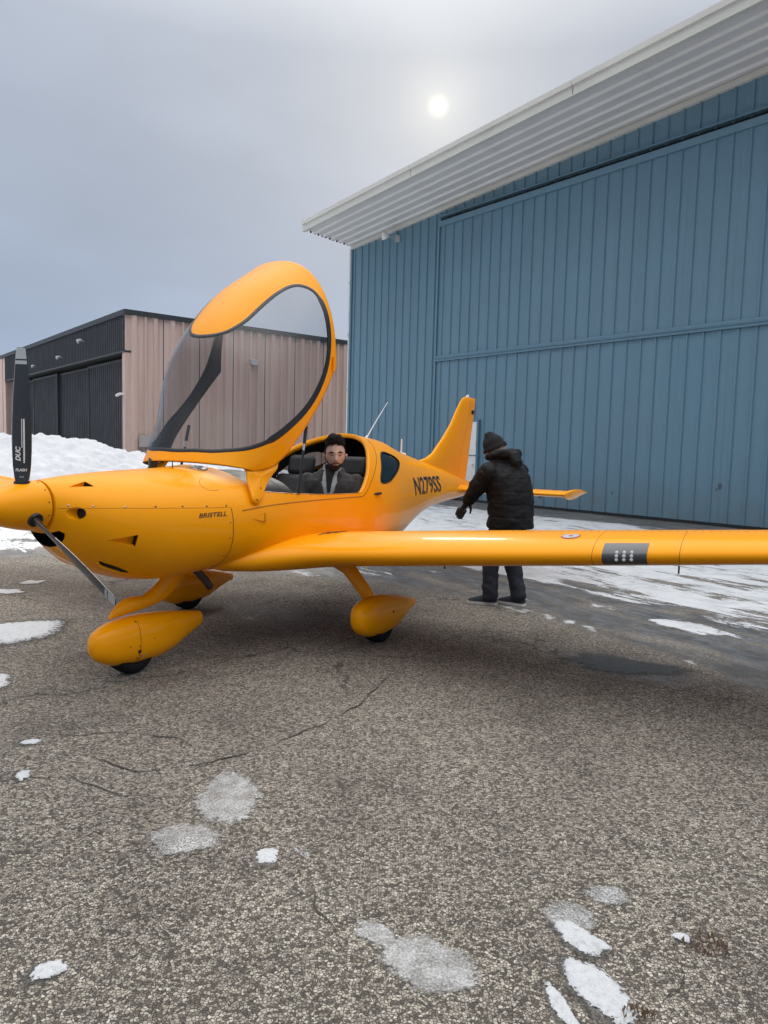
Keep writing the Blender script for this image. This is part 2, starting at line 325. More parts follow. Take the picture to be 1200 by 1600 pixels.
# ------------------------------------------------------------------ loose snow and ice patches
def ice_mat(name,thin):
    t=NT(name); v=t.pos(); n=t.noise(v,30,6,.7,.5); n2=t.noise(v,130,4,.7); a=t.node('ShaderNodeAttribute',attribute_name='edge').outputs['Fac']
    c=t.mix(t.maprange(t.noise(v,11,5,.65),.35,.68),(.24,.24,.235),(.50,.505,.51)); c=t.mix(t.maprange(n2,.50,.7,0,.6),c,(.60,.61,.62)); t.set(Base_Color=c,Roughness=.22); t.bump(t.math('ADD',n,t.math('MULTIPLY',n2,.6)),.35,.012)
    al=t.math('MULTIPLY',t.maprange(t.math('ADD',a,t.math('MULTIPLY',t.math('SUBTRACT',n,.5),.9)),.05,.26),t.maprange(n2,.28,.66,thin,.92)); t.put(t.b,'Alpha',al); return t.m
M['ice']=ice_mat('grey_ice',.40); M['ice_thin']=ice_mat('thin_ice',.16)
t=NT('snow_remnant'); v=t.pos(); n=t.noise(v,34,6,.78,.8); n2=t.noise(v,160,3); a=t.node('ShaderNodeAttribute',attribute_name='edge').outputs['Fac']
t.set(Base_Color=t.mix(t.maprange(n,.45,.75),(.58,.60,.62),(.33,.345,.36)),Roughness=.7); t.bump(t.math('ADD',n,t.math('MULTIPLY',n2,.4)),.6,.015)
t.put(t.b,'Alpha',t.maprange(t.math('ADD',a,t.math('MULTIPLY',t.math('SUBTRACT',n,.5),1.5)),.02,.16)); M['snow_bit']=t.m
t=NT('wet_asphalt'); v=t.pos(); a=t.node('ShaderNodeAttribute',attribute_name='edge').outputs['Fac']; n=t.noise(v,30,5,.7)
t.set(Base_Color=t.mix(t.maprange(t.noise(v,105,2),.4,.65),(.035,.032,.029),(.13,.118,.102)),Roughness=.35); t.put(t.b,'Alpha',t.math('MULTIPLY',t.maprange(t.math('ADD',a,t.math('MULTIPLY',t.math('SUBTRACT',n,.5),.9)),.02,.40),.80)); M['wet']=t.m
def patch(name,label,cat,x,y,rx,ry,rot,h,m,seed,rag=.35,group=None):
    n,k=72,9; v=[];f=[];ed=[]
    for i in range(k+1):
        q=i/k
        for j in range(n):
            a=2*math.pi*j/n; r=1.08+rag*.8*noise.noise((math.cos(a)*1.3+seed*3.1,math.sin(a)*1.3,seed))+rag*.22*noise.noise((math.cos(a)*4+seed,math.sin(a)*4,2))
            u,w=rx*r*q*math.cos(a),ry*r*q*math.sin(a); px,py=x+u*math.cos(rot)-w*math.sin(rot),y+u*math.sin(rot)+w*math.cos(rot)
            z=.004+h*.55*(1-q**2.5)*(1+.5*noise.noise((px*9,py*9,seed))); v.append((px,py,z)); ed.append(1-q)
    for i in range(k):
        for j in range(n):
            b=(j+1)%n; f.append((i*n+j,(i+1)*n+j,(i+1)*n+b,i*n+b))
    o=obj(name,v,f,m); at=o.data.attributes.new('edge','FLOAT','POINT'); at.data.foreach_set('value',np.array(ed,np.float32))
    if h>=.008:
        v2=[(x+(p[0]-x)*1.28+.012*math.cos(seed),y+(p[1]-y)*1.32-.01,.003) for p in v]; wo=obj('wet_margin',v2,f,M['wet'],o); at=wo.data.attributes.new('edge','FLOAT','POINT'); at.data.foreach_set('value',np.array(ed,np.float32))
    return tag(o,label,cat,group)
patch('meltwater_patch','dark wet meltwater patch on the asphalt below the wing light','puddle',1.70,4.90,.44,.20,-.30,.0,M['wet'],21,.7)
patch('snow_patch','large grey-white snow patch on the asphalt left of the nose wheel','snow patch',-2.80,5.34,.30,.36,-.3,.022,M['snow_bit'],1,.45)
patch('snow_patch','pale snow patch cut off by the left picture edge below the nose wheel','snow patch',-2.36,4.2,.16,.15,0,.015,M['snow_bit'],2)
patch('snow_patch','small white snow scrap near the left edge, the farther of two','snow patch',-1.67,3.37,.045,.03,.2,.010,M['snow_bit'],3,.6)
patch('snow_patch','small white snow scrap near the left edge, the nearer of two','snow patch',-1.535,3.02,.028,.055,.3,.010,M['snow_bit'],4,.6)
patch('snow_patch','ragged snow ring on dark asphalt left of the propeller blade tip','snow patch',-3.58,7.3,.10,.11,0,.008,M['snow_bit'],5,.9)
patch('snow_patch','ragged snow streak by the left picture edge above the big patch','snow patch',-3.60,6.82,.15,.12,.1,.008,M['snow_bit'],6,.9)
patch('ice_patch','oval whitish ice patch in the centre left of the foreground asphalt','ice patch',-.61,2.87,.135,.225,.15,.006,M['ice'],7,.22)
patch('ice_patch','faint thin ice patch just in front of the oval whitish one','ice patch',-.70,2.55,.135,.10,-.1,.003,M['ice_thin'],8,.35)
patch('snow_patch','small bright snow crumb right of the faint ice patch','snow patch',-.385,2.45,.042,.045,.2,.012,M['snow_bit'],9,.7)
patch('snow_patch','small bright snow scrap in the lower left corner foreground','snow patch',-.885,1.865,.05,.035,.6,.012,M['snow_bit'],10,.6)
patch('ice_patch','big grey ice patch near the bottom edge in the middle','ice patch',.16,1.93,.155,.105,-.45,.007,M['ice'],11,.22)
patch('ice_patch','narrow tail of ice reaching up from the big grey ice patch','ice patch',0.01,2.05,.07,.045,-.7,.004,M['ice'],12,.4)
patch('ice_patch','thin grey ice patch farthest back in the right foreground cluster','ice patch',.775,2.27,.075,.055,-.3,.003,M['ice_thin'],13,.35)
patch('ice_patch','dark clear ice behind the broken snow in the right foreground','ice patch',.62,2.16,.085,.07,-.4,.003,M['ice_thin'],14,.4)
patch('snow_patch','broken snow with dark holes in the right foreground','snow patch',.62,2.055,.055,.085,.55,.010,M['snow_bit'],15,.75)
patch('snow_patch','smooth bright oval snow patch nearest the bottom right edge','snow patch',.615,1.845,.062,.125,.42,.016,M['snow_bit'],16,.25)
patch('snow_patch','thin snow streak left of the smooth oval by the bottom edge','snow patch',.50,1.78,.022,.075,.25,.008,M['snow_bit'],17,.7)
patch('snow_patch','tiny snow scrap beside the dry brown grass at lower right','snow patch',.935,2.07,.026,.020,-.4,.008,M['snow_bit'],18,.5)
# dry grass tufts growing from cracks
M['dry_grass']=simple('dry_grass',(.17,.105,.06),.8,var=.3)
def tuft(label,x,y,r,n,seed):
    rng=random.Random(seed); mb=MB()
    for i in range(n):
        a=rng.random()*6.283; q=r*math.sqrt(rng.random()); bx,by=x+q*math.cos(a),y+q*math.sin(a)*.7; L=.012+rng.random()*.03; da=rng.random()*6.283; ln=rng.random()*.016
        tx,ty=bx+ln*math.cos(da),by+ln*math.sin(da); w=.0005; px,py=-math.sin(da)*w,math.cos(da)*w
        mb.add([(bx-px,by-py,.003),(bx+px,by+py,.003),((bx+tx)/2,(by+ty)/2,L*.8),(tx,ty,L*.55)],[(0,1,2),(2,1,3)])
    return tag(mb.build('grass_tuft',M['dry_grass'],None,False,None),label,'grass tuft',kind='stuff')
tuft('dry brown grass tuft in a crack at lower right',.985,2.03,.065,80,3)
tuft('dry brown grass fringe at the lower tip of the oval snow patch',.69,1.75,.045,50,4)

# ------------------------------------------------------------------ ploughed snow bank in front of the dark hangar
def bank(name,label,path,seed):
    """path: list of (x,y,height,half width) along the crest"""
    P=[np.array(p,float) for p in path]; S=[];
    for a,b in zip(P[:-1],P[1:]):
        n=max(2,int(np.hypot(*(b-a)[:2])/.10))
        for k in range(n): S.append(a+(b-a)*k/n)
    S.append(P[-1]); S=np.array(S); ker=np.ones(15)/15
    for kk in range(4):
        pad=np.pad(S[:,kk],7,'edge'); S[:,kk]=np.convolve(pad,ker,'valid')
    n=80; v=[];f=[]
    for i,(x,y,h,w) in enumerate(S):
        a=S[max(0,i-1)];b=S[min(len(S)-1,i+1)]; dx,dy=b[0]-a[0],b[1]-a[1]; L=math.hypot(dx,dy); nx,ny=dy/L,-dx/L
        for j in range(n):
            u=-1+2*j/(n-1); px,py=x+nx*u*w,y+ny*u*w; prof=max(0,1-abs(u)**1.7)
            q=.92+.16*noise.fractal((px*.6,py*.6,seed),1,2,4)+.07*noise.turbulence((px*3,py*3,seed+4),4,False)
            lump=.16*abs(noise.noise((px*1.8,py*1.8,seed+8)))+.12*max(0,noise.noise((px*4,py*4,seed)))+.05*noise.noise((px*9,py*9,seed+3))
            v.append((px,py,h*prof*q+lump*min(1,prof*4)-.01))
    for i in range(len(S)-1):
        for j in range(n-1): f.append((i*n+j,(i+1)*n+j,(i+1)*n+j+1,i*n+j+1))
    return tag(obj(name,v,f,M['snow']),label,'snow bank')
bank('snow_bank','long ploughed snow bank in front of the dark hangar doors',[(-24,25.0,1.75,5.0),(-15.5,25.5,1.72,5.0),(-12.5,26.5,1.66,5.0),(-11.0,27.0,1.58,4.6),(-9.9,27.2,1.22,3.8),(-8.4,27.3,.98,3.2),(-6.0,27.0,.72,2.8),(-3.5,26.8,.55,2.2),(-1.5,27.2,.4,1.8),(.5,28,.05,1.2)],1)

# ------------------------------------------------------------------ blue hangar
HS,HT=14.48,8.456
def wtop(s): return HT+(HS-s)*.0560
def hw(s,dep,z): q=hang_o+hd*s-hn*dep; return (q.x,q.y,z)     # dep = metres in front of the wall plane
hangar=empty('blue_hangar',tuple(hang_o)); tag(hangar,'tall blue ribbed metal hangar with sliding door and white overhanging eave','hangar')
def hobj(name,v,f,m,smooth=False,angle=None,parent=None):
    v=[(a-hang_o.x,b-hang_o.y,c) for a,b,c in v]; return obj(name,v,f,m,parent or hangar,smooth,angle)
RIB=.37
def rib_profile(s0,n,dep):
    pts=[]
    for i in range(n):
        b=s0-i*RIB
        pts+= [(b,dep),(b-.150,dep),(b-.168,dep+.034),(b-.202,dep+.034),(b-.220,dep)]
    pts.append((s0-n*RIB,dep)); return pts
def rib_panel(name,s0,n,z0,z1,dep,m=None,shared=None,parent=None):
    pts=rib_profile(s0,n,dep); v=[];f=[]
    for s,d in pts: v+= [hw(s,d,z0(s) if callable(z0) else z0),hw(s,d,z1(s) if callable(z1) else z1)]
    for i in range(len(pts)-1): f.append((2*i,2*i+1,2*i+3,2*i+2))
    return hobj(name,v,f,m or M['blue'],parent=parent)
# fixed wall left of the door, three ribs to a sheet
s=HS
for k in range(4): rib_panel('wall_panel',s,3,.12,lambda q:wtop(q)-.02,.0); s-=3*RIB+.004
# sheets above the door
s=HS-4*(3*RIB+.004)
DOOR=9.975
s=DOOR
while s>-5: rib_panel('gable_panel',s,3,8.355,lambda q:wtop(q)-.02,.0); s-=3*RIB+.004
# door leaf: two courses of sheets, rails
s=DOOR-.06
pro_lo=pro_hi=None
def door_sheet(s,z0,z1,proto):
    if proto is None: return rib_panel('door_panel',s,3,z0,z1,.10)
    o=bpy.data.objects.new('door_panel',proto.data); col.objects.link(o); o.parent=hangar; return o
k=0; s0=s
while s>-5:
    for which in (0,1):
        pr=(pro_lo,pro_hi)[which]; o=door_sheet(s,*((.07,4.13) if which==0 else (4.30,8.10)),pr)
        if pr is None:
            if which==0: pro_lo=o
            else: pro_hi=o
        else: o.location=tuple(hd*(s-s0))
    s-=3*RIB+.004; k+=1
def hbox(name,s0,s1,d0,d1,z0,z1,m,parent=None):
    """z0/z1 may be functions of s"""
    fz=lambda z,s: z(s) if callable(z) else z
    v=[hw(s,d,fz(z,s)) for s in (s0,s1) for d in (d0,d1) for z in (z0,z1)]
    return hobj(name,v,[(0,1,3,2),(4,6,7,5),(0,4,5,1),(2,3,7,6),(0,2,6,4),(1,5,7,3)],m,parent=parent)
hbox('door_rail',DOOR,-5,.06,.165,4.135,4.30,M['blue']); hbox('door_rail',DOOR,-5,.05,.19,4.205,4.232,M['blue_dark'])
hbox('door_rail',DOOR,-5,.06,.16,8.10,8.26,M['blue']); hbox('track_gap',DOOR,-5,-.05,.03,8.25,8.365,M['void']); hbox('door_track',DOOR-.02,-5,.0,.14,8.385,8.42,M['blue_dark'])
hbox('door_stile',DOOR,DOOR-.055,.05,.15,.07,8.26,M['blue']); hbox('door_gap',DOOR+.012,DOOR,-.02,.01,.12,8.36,M['void'])
hbox('door_seal',DOOR,-5,.04,.12,.0,.065,M['black']); hbox('base_trim',HS,DOOR,-.02,.02,.0,.13,M['blue_dark'])
hbox('corner_trim',HS+.035,HS-.05,-.10,.045,0,lambda s:wtop(s)-.03,M['blue_dark'])
hbox('downpipe',HS+.115,HS+.04,-.03,.05,.2,lambda s:wtop(s)-.05,M['fascia'])
for z in (1.6,3.5,5.4,7.2): hbox('pipe_strap',HS+.125,HS+.02,-.04,.062,z,z+.05,M['steel'])
hbox('wall_core',HS,-6,-.30,-.04,0,lambda s:wtop(s)-.05,M['blue_dark'])
hbox('side_wall',HS,HS-.2,-26,-.30,0,lambda s:wtop(s)-.05,M['blue'])
# personnel door in the big leaf (white, with a mid rail), partly behind the fin
pd=empty('personnel_door',(0,0,0),0,hangar)
hbox('frame',8.82,8.00,.10,.185,.16,2.36,M['blue_dark'],pd); hbox('leaf',8.76,8.06,.12,.20,.20,2.30,M['white'],pd); hbox('mid_rail',8.76,8.06,.12,.215,1.33,1.36,M['blue_dark'],pd); hbox('handle',8.20,8.12,.2,.24,1.05,1.10,M['steel'],pd)
rng=random.Random(5); v=[];f=[]
for z in (.55,1.35,2.15,2.95,3.75,4.75,5.55,6.35,7.15,7.85):
    for i in range(40):
        s=DOOR-.06-.185-i*RIB
        if rng.random()<.45 and z>1.0: continue
        c_=hw(s+.075+rng.uniform(-.01,.01),.1015,z+rng.uniform(-.015,.015)); b=len(v); rr_=.011+rng.random()*.006
        for k in range(6): q=hd*(rr_*math.cos(k*1.047)); v.append((c_[0]+q.x-hn.x*.004,c_[1]+q.y-hn.y*.004,c_[2]+rr_*math.sin(k*1.047)))
        f.append(tuple(range(b,b+6)))
tag(hobj('sheet_screw',v,f,M['blue_dark']),kind='stuff')
# dents and scuffs low on the door
M['scuff']=simple('scuffed_metal',(.075,.10,.12),.7)
for (s,z,r) in ((1.0,.85,.075),(1.07,.78,.035),(4.9,.5,.03),(3.6,.55,.04)):
    mb=MB(); n=18; c0=(s,z); pts=[(s+r*(1+.4*noise.noise((k,s,1)))*math.cos(k*6.283/n)*.6,z+r*(1+.4*noise.noise((k,s,5)))*math.sin(k*6.283/n)) for k in range(n)]
    hobj('scuff',[hw(a,.1025,b) for a,b in pts],[tuple(range(n))],M['scuff'])
# soffit: long corrugated sheets running up the rake, fascia and roof
OV=2.0
def sz(s,d): return wtop(s)-.0+d*.085
seams=[HS,10.6,6.6,2.4,-1.8,-6]
NR=6
for a,b in zip(seams[:-1],seams[1:]):
    prof=[]
    for i in range(NR):
        d0=OV*i/NR; w=OV/NR; prof+= [(d0,0),(d0+w*.50,0),(d0+w*.60,.05),(d0+w*.82,.05),(d0+w*.92,0)]
    prof.append((OV,0)); v=[];f=[]
    for d,e in prof: v+= [hw(a-.001,d,sz(a-.001,d)-e),hw(b+.001,d,sz(b+.001,d)-e)]
    for i in range(len(prof)-1): f.append((2*i,2*i+1,2*i+3,2*i+2))
    hobj('soffit_panel',v,f,M['soffit'])
hbox('soffit_trim',HS,-6,.0,.10,lambda s:wtop(s)-.13,lambda s:wtop(s)-.004,M['fascia'])
for a,b in zip([HS+.02,9.1,3.8,-1.5],[9.11,3.81,-1.49,-6]):
    hbox('fascia',a,b+.012,OV,OV+.05,lambda s:sz(s,OV)-.05,lambda s:sz(s,OV)+.20,M['fascia'])
    hbox('drip_edge',a,b+.012,OV+.05,OV+.10,lambda s:sz(s,OV)+.12,lambda s:sz(s,OV)+.24,M['fascia'])
hbox('fascia_lip',HS+.02,-6,OV-.06,OV+.06,lambda s:sz(s,OV)-.085,lambda s:sz(s,OV)-.052,M['fascia'])
hbox('roof',HS+.03,-6,-26,OV+.02,lambda s:sz(s,OV)+.22,lambda s:sz(s,OV)+.26,M['fascia'])
hbox('roof_core',HS-.02,-6,-26,OV-.01,lambda s:sz(s,OV)+.05,lambda s:sz(s,OV)+.215,M['void'])
for i in range(26):      # sheet ends seen at the left eave
    d=.05+i*.076; hbox('closure',HS+.01,HS-.03,d,d+.045,lambda s,d=d:sz(s,d)-.045,lambda s,d=d:sz(s,d)+.03,M['fascia' if i%2 else 'void']) if i%2==0 else None
# wall lamp on the hangar
wl_=empty('wall_lamp',hw(12.02,0,8.2)); tag(wl_,'small grey floodlight on a bracket high on the blue hangar wall','lamp')
mb=MB(); mb.tube([(0,0,0),tuple(-hn*.45)],.025,8); mb.build('arm',M['lamp_grey'],wl_)
mb=MB(); mb.tube([tuple(-hn*.62+Vector((0,0,.10))),tuple(-hn*.56+Vector((0,0,.02))),tuple(-hn*.5+Vector((0,0,-.06)))],[.05,.11,.15],14); mb.build('lamp_head',M['white'],wl_)
mb=MB(); mb.box(tuple(-hn*.04),(.16,.16,.2)); mb.build('junction_box',M['lamp_grey'],wl_)

# ------------------------------------------------------------------ brown and charcoal hangar, left
bo=Vector((-12.909,36.0,0)); BH=7.94
brown=empty('brown_hangar',tuple(bo)); tag(brown,'low brown concrete hangar with charcoal sliding doors on its front','hangar')
def bp(a,b,z): """a metres to the left along the dark front, b metres out in front of it""" ; q=hd*a-hn*b; return (q.x,q.y,z)
def bobj(name,v,f,m,parent=None): return obj(name,v,f,m,parent or brown,False)
def bbox(name,a0,a1,b0,b1,z0,z1,m,parent=None):
    v=[bp(a,b,z) for a in (a0,a1) for b in (b0,b1) for z in (z0,z1)]
    return bobj(name,v,[(0,1,3,2),(4,6,7,5),(0,4,5,1),(2,3,7,6),(0,2,6,4),(1,5,7,3)],m,parent)
def corr(name,a0,a1,b,z0,z1,pitch,depth,m):
    n=int(round((a1-a0)/pitch)); v=[];f=[]; pts=[]
    for i in range(n):
        q=a0+(a1-a0)*i/n; w=(a1-a0)/n; pts+= [(q,b),(q+w*.6,b),(q+w*.68,b+depth),(q+w*.9,b+depth),(q+w*.98,b)]
    pts.append((a1,b))
    for a,d in pts: v+= [bp(a,d,z0),bp(a,d,z1)]
    for i in range(len(pts)-1): f.append((2*i,2*i+1,2*i+3,2*i+2))
    return bobj(name,v,f,m)
FW=26.0
a=0
while a<FW-.1: corr('fascia_panel',a+.003,min(a+2.6,FW)-.003,.0,5.97,BH-.28,.30,.03,M['dark_sheet']); a+=2.6
bbox('fascia_core',.08,FW,-.4,-.02,5.97,BH-.1,M['void']); bbox('fascia_trim',-.02,FW,-.3,.05,5.87,5.97,M['dark_edge'])
bbox('parapet_cap',-.06,FW+1.6,-.35,.07,BH-.26,BH,M['dark_edge'])
bbox('door_recess',.08,FW,-1.6,-1.5,0,6.0,M['void']); bbox('door_soffit',.08,FW,-1.5,-.41,5.90,5.99,M['void']); bbox('jamb_core',FW,FW+.15,-1.5,-.02,0,5.9,M['brown'])
edges=[(2.0,7.35,-.55),(7.62,13.6,-.70),(13.87,19.7,-.55),(19.97,25.7,-.70)]
for a0,a1,b in edges:
    corr('door_panel',a0,a1,b,.1,5.62,.33,.03,M['dark_sheet']); bbox('door_stile',a0-.12,a0,b-.1,b+.06,.1,5.64,M['dark_edge']); bbox('door_stile',a1,a1+.12,b-.1,b+.06,.1,5.64,M['dark_edge']); bbox('door_head',a0-.12,a1+.12,b-.1,b+.05,5.62,5.74,M['dark_edge'])
corr('door_panel',.35,1.7,-1.2,.1,5.62,.33,.03,M['dark_sheet'])
bbox('front_pier',FW,FW+9,-.35,.0,0,BH-.27,M['brown'])
for i in range(5): bbox('pier_rib',FW+.8+i*1.8,FW+1.3+i*1.8,.0,.06,0,BH-.28,M['brown'])
# right-hand side of precast ribbed panels
JW=1.952
def side_panel(k):
    c0=-k*JW # goes back along hn
    prof=[(0.02,0),(.30,0),(.36,.13),(.56,.13),(.595,0),(.93,0),(.965,.13),(1.05,.13),(1.085,0),(1.40,0),(1.435,.13),(1.62,.13),(1.655,0),(1.93,0)]
    v=[];f=[]
    for s,d in prof:
        q=hn*(k*JW+s)-hd*d; v+= [(q.x,q.y,0),(q.x,q.y,BH-.25)]
    for i in range(len(prof)-1): f.append((2*i,2*i+1,2*i+3,2*i+2))
    return v,f
v,f=side_panel(0); p0=bobj('precast_panel',v,f,M['brown'])
for k in range(1,12):
    o=bpy.data.objects.new('precast_panel',p0.data); col.objects.link(o); o.parent=brown; o.location=tuple(hn*(k*JW))
def sbox(name,s0,s1,d0,d1,z0,z1,m):
    v=[]
    for s in (s0,s1):
        for d in (d0,d1):
            for z in (z0,z1): q=hn*s-hd*d; v.append((q.x,q.y,z))
    return bobj(name,v,[(0,1,3,2),(4,6,7,5),(0,4,5,1),(2,3,7,6),(0,2,6,4),(1,5,7,3)],m)
sbox('side_core',.02,24,-.4,-.03,0,BH-.2,M['void']); sbox('parapet_cap',-.06,24,-.3,.17,BH-.25,BH-.01,M['dark_edge']); sbox('roof',.0,24,-30,-.3,BH-.4,BH-.3,M['dark_edge'])
sbox('corner_return',-.0,.02,-.4,.0,0,BH-.26,M['brown'])
sbox('meter_box',.62,1.30,.13,.36,1.25,1.85,M['conduit']); sbox('conduit',.80,.95,.13,.20,0,1.25,M['conduit']); sbox('conduit',1.05,1.2,.13,.20,0,1.25,M['conduit'])
def pack_light(name,label,loc,dirv,k=1.0):
    e=empty(name,loc); tag(e,label,'lamp'); d=Vector(dirv); sdv=Vector((-d.y,d.x,0))
    mb=MB(); rot=Matrix((tuple(d),tuple(sdv),(0,0,1))).transposed().to_3x3()
    mb.box(tuple(d*.14*k),(.28*k,.55*k,.32*k),rot); bevel(mb.build('housing',M['lamp_grey'],e,False),.03)
    mb=MB(); mb.box(tuple(d*.24*k+Vector((0,0,-.17*k))),(.12*k,.42*k,.05*k),rot); mb.build('lens',M['white'],e,False); return e
def bw(a,b,z): q=bo+Vector(bp(a,b,0)); return (q.x,q.y,z)
q=bo+hn*7.0-hd*.07; pack_light('wall_light','small square wall light on the brown concrete wall behind the canopy',(q.x,q.y,6.05),tuple(-hd),.8)
def flood(label,a,z,k=1.0):
    e=empty('flood_light',bw(a,.03,z)); tag(e,label,'lamp'); d=-hn
    mb=MB(); mb.tube([(0,0,0),tuple(d*.35*k)],.05*k,8); mb.build('arm',M['lamp_grey'],e)
    mb=MB(); mb.tube([tuple(d*.25*k+Vector((0,0,.14*k))),tuple(d*.5*k),tuple(d*.75*k+Vector((0,0,-.12*k)))],[.10*k,.22*k,.24*k],12); mb.build('lamp_head',M['lamp_grey'],e); return e
flood('floodlight high on the charcoal fascia near the building corner',6.3,7.0,.5)
flood('floodlight lower on the charcoal fascia above the sliding doors',10.6,6.45,.45)
flood('small floodlight farthest left on the charcoal fascia',16.6,6.35,.4)
q=bo+Vector(bp(.2,-.2,0)); e=empty('security_camera',(q.x,q.y,3.85)); tag(e,'small white security camera at the corner of the dark doorway','camera')
mb=MB(); mb.tube([tuple(-hn*.15),tuple(-hn*.35+hd*.1)],.05,8); mb.build('bracket',M['white'],e); mb=MB(); mb.tube([tuple(-hn*.35+hd*.05),tuple(-hn*.42+hd*.38+Vector((0,0,-.08)))],.075,10); mb.build('camera_body',M['white'],e)
# ------------------------------------------------------------------ aircraft (local axes: x forward, y to port, z up, origin between the main wheels)
plane=empty('light_aircraft',(-.871,5.846,0),R(-119)); tag(plane,'bright yellow low-wing two-seat aircraft with its canopy raised','aircraft')
def hermite(xs,ys,x):
    xs=np.asarray(xs,float);ys=np.asarray(ys,float);x=np.asarray(x,float)
    d=np.diff(ys)/np.diff(xs); m=np.zeros_like(ys); m[0]=d[0]; m[-1]=d[-1]
    for i in range(1,len(ys)-1): m[i]=0 if d[i-1]*d[i]<=0 else 2*d[i-1]*d[i]/(d[i-1]+d[i])
    i=np.clip(np.searchsorted(xs,x)-1,0,len(xs)-2); h=xs[i+1]-xs[i]; t=np.clip((x-xs[i])/h,0,1)
    return (2*t**3-3*t**2+1)*ys[i]+(t**3-2*t**2+t)*h*m[i]+(-2*t**3+3*t**2)*ys[i+1]+(t**3-t**2)*h*m[i+1]
# station: x, top, bottom, half width, height of greatest width, roundness above, roundness below
FS=np.array([(-4.02,1.075,.90,.050,1.00,2.0,2.0),(-3.60,1.145,.868,.105,1.00,2.0,2.0),(-3.18,1.225,.845,.160,1.00,2.0,2.1),(-2.58,1.325,.795,.245,.98,2.0,2.2),
(-2.19,1.395,.735,.315,.96,2.0,2.3),(-1.80,1.465,.635,.395,.94,2.05,2.4),(-1.45,1.545,.535,.470,.92,2.1,2.5),(-1.05,1.58,.485,.555,.92,2.15,2.6),(-.50,1.62,.465,.615,.92,2.2,2.7),
(0,1.63,.475,.625,.92,2.2,2.7),(.45,1.50,.515,.610,.92,2.25,2.7),(.80,1.335,.57,.575,.92,2.3,2.6),(1.13,1.295,.598,.525,.92,2.3,2.5),(1.38,1.284,.585,.475,.93,2.25,2.4),
(1.55,1.278,.60,.435,.94,2.2,2.3),(1.79,1.266,.672,.360,.98,2.1,2.15),(1.97,1.252,.765,.275,1.03,2.0,2.1),(2.07,1.241,.845,.205,1.06,2.0,2.0),(2.14,1.232,.925,.150,1.09,2.0,2.0)])
def fus_par(x): return [hermite(FS[:,0],FS[:,k],x) for k in range(1,7)]
def fus(x,th):
    zt,zb,hw_,zm,nt,nb=fus_par(x); C=np.cos(th);S=np.sin(th); n=np.where(S>=0,nt,nb)
    return hw_*np.sign(C)*np.abs(C)**(2/n), zm+np.where(S>=0,zt-zm,zm-zb)*np.sign(S)*np.abs(S)**(2/n)
def fus_y(x,z):
    zt,zb,hw_,zm,nt,nb=fus_par(x); up=z>=zm; n=np.where(up,nt,nb); k=np.abs(z-zm)/np.where(up,zt-zm,zm-zb)
    return hw_*np.clip(1-np.clip(k,0,1)**n,0,1)**(1/n)
def poly_sd(poly,X,Y):
    """signed distance to a closed polygon, negative inside"""
    best=np.full(X.shape,1e9); ins=np.zeros(X.shape,bool); n=len(poly)
    for i in range(n):
        x0,y0=poly[i]; x1,y1=poly[(i+1)%n]; dx,dy=x1-x0,y1-y0; L2=dx*dx+dy*dy+1e-12
        tt=np.clip(((X-x0)*dx+(Y-y0)*dy)/L2,0,1); best=np.minimum(best,np.hypot(X-(x0+tt*dx),Y-(y0+tt*dy)))
        c=((y0>Y)!=(y1>Y))&(X<(x1-x0)*(Y-y0)/(dy if abs(dy)>1e-12 else 1e-12)+x0); ins^=c
    return np.where(ins,-best,best)
def smooth_poly(pts,n=6,closed=True):
    P=np.array(pts,float); N=len(P); out=[]
    for i in range(N if closed else N-1):
        p0,p1,p2,p3=[P[(i+k)%N] if closed else P[min(max(i+k,0),N-1)] for k in (-1,0,1,2)]
        for j in range(n):
            t=j/n; out.append(.5*((2*p1)+(-p0+p2)*t+(2*p0-5*p1+4*p2-p3)*t*t+(-p0+3*p1-3*p2+p3)*t**3))
    if not closed: out.append(P[-1])
    return np.array(out)
def cut_grid(S,T,pos,g,wrap=False):
    """grid over (S,T); vertices close to g=0 are pulled onto it; returns positions and the two face sets (g>0, g<=0)"""
    s,t=np.meshgrid(S,T,indexing='ij'); ds,dt=S[1]-S[0],T[1]-T[0]
    for _ in range(2):
        v=g(s,t); gs=(g(s+ds*.25,t)-g(s-ds*.25,t))/.5; gt=(g(s,t+dt*.25)-g(s,t-dt*.25))/.5; n2=gs*gs+gt*gt+1e-12
        near=(np.abs(v)/np.sqrt(n2)<.5); s=np.where(near,s-v*gs/n2*ds,s); t=np.where(near,t-v*gt/n2*dt,t)
        s=np.clip(s,S[0],S[-1]);
        if not wrap: t=np.clip(t,T[0],T[-1])
    v=g(s,t); v=np.where(np.abs(v)<1e-4,0,v); X=pos(s,t); n,m=s.shape; idx=np.arange(n*m).reshape(n,m)
    if wrap: q=np.stack([idx[:-1],idx[1:],np.roll(idx,-1,1)[1:],np.roll(idx,-1,1)[:-1]],-1).reshape(-1,4)
    else: q=np.stack([idx[:-1,:-1],idx[1:,:-1],idx[1:,1:],idx[:-1,1:]],-1).reshape(-1,4)
    val=v.ravel()[q].sum(1); return X.reshape(-1,3),q[val>0],q[val<=0]
def compact(V,F):
    u,inv=np.unique(F,return_inverse=True); return V[u],inv.reshape(F.shape)
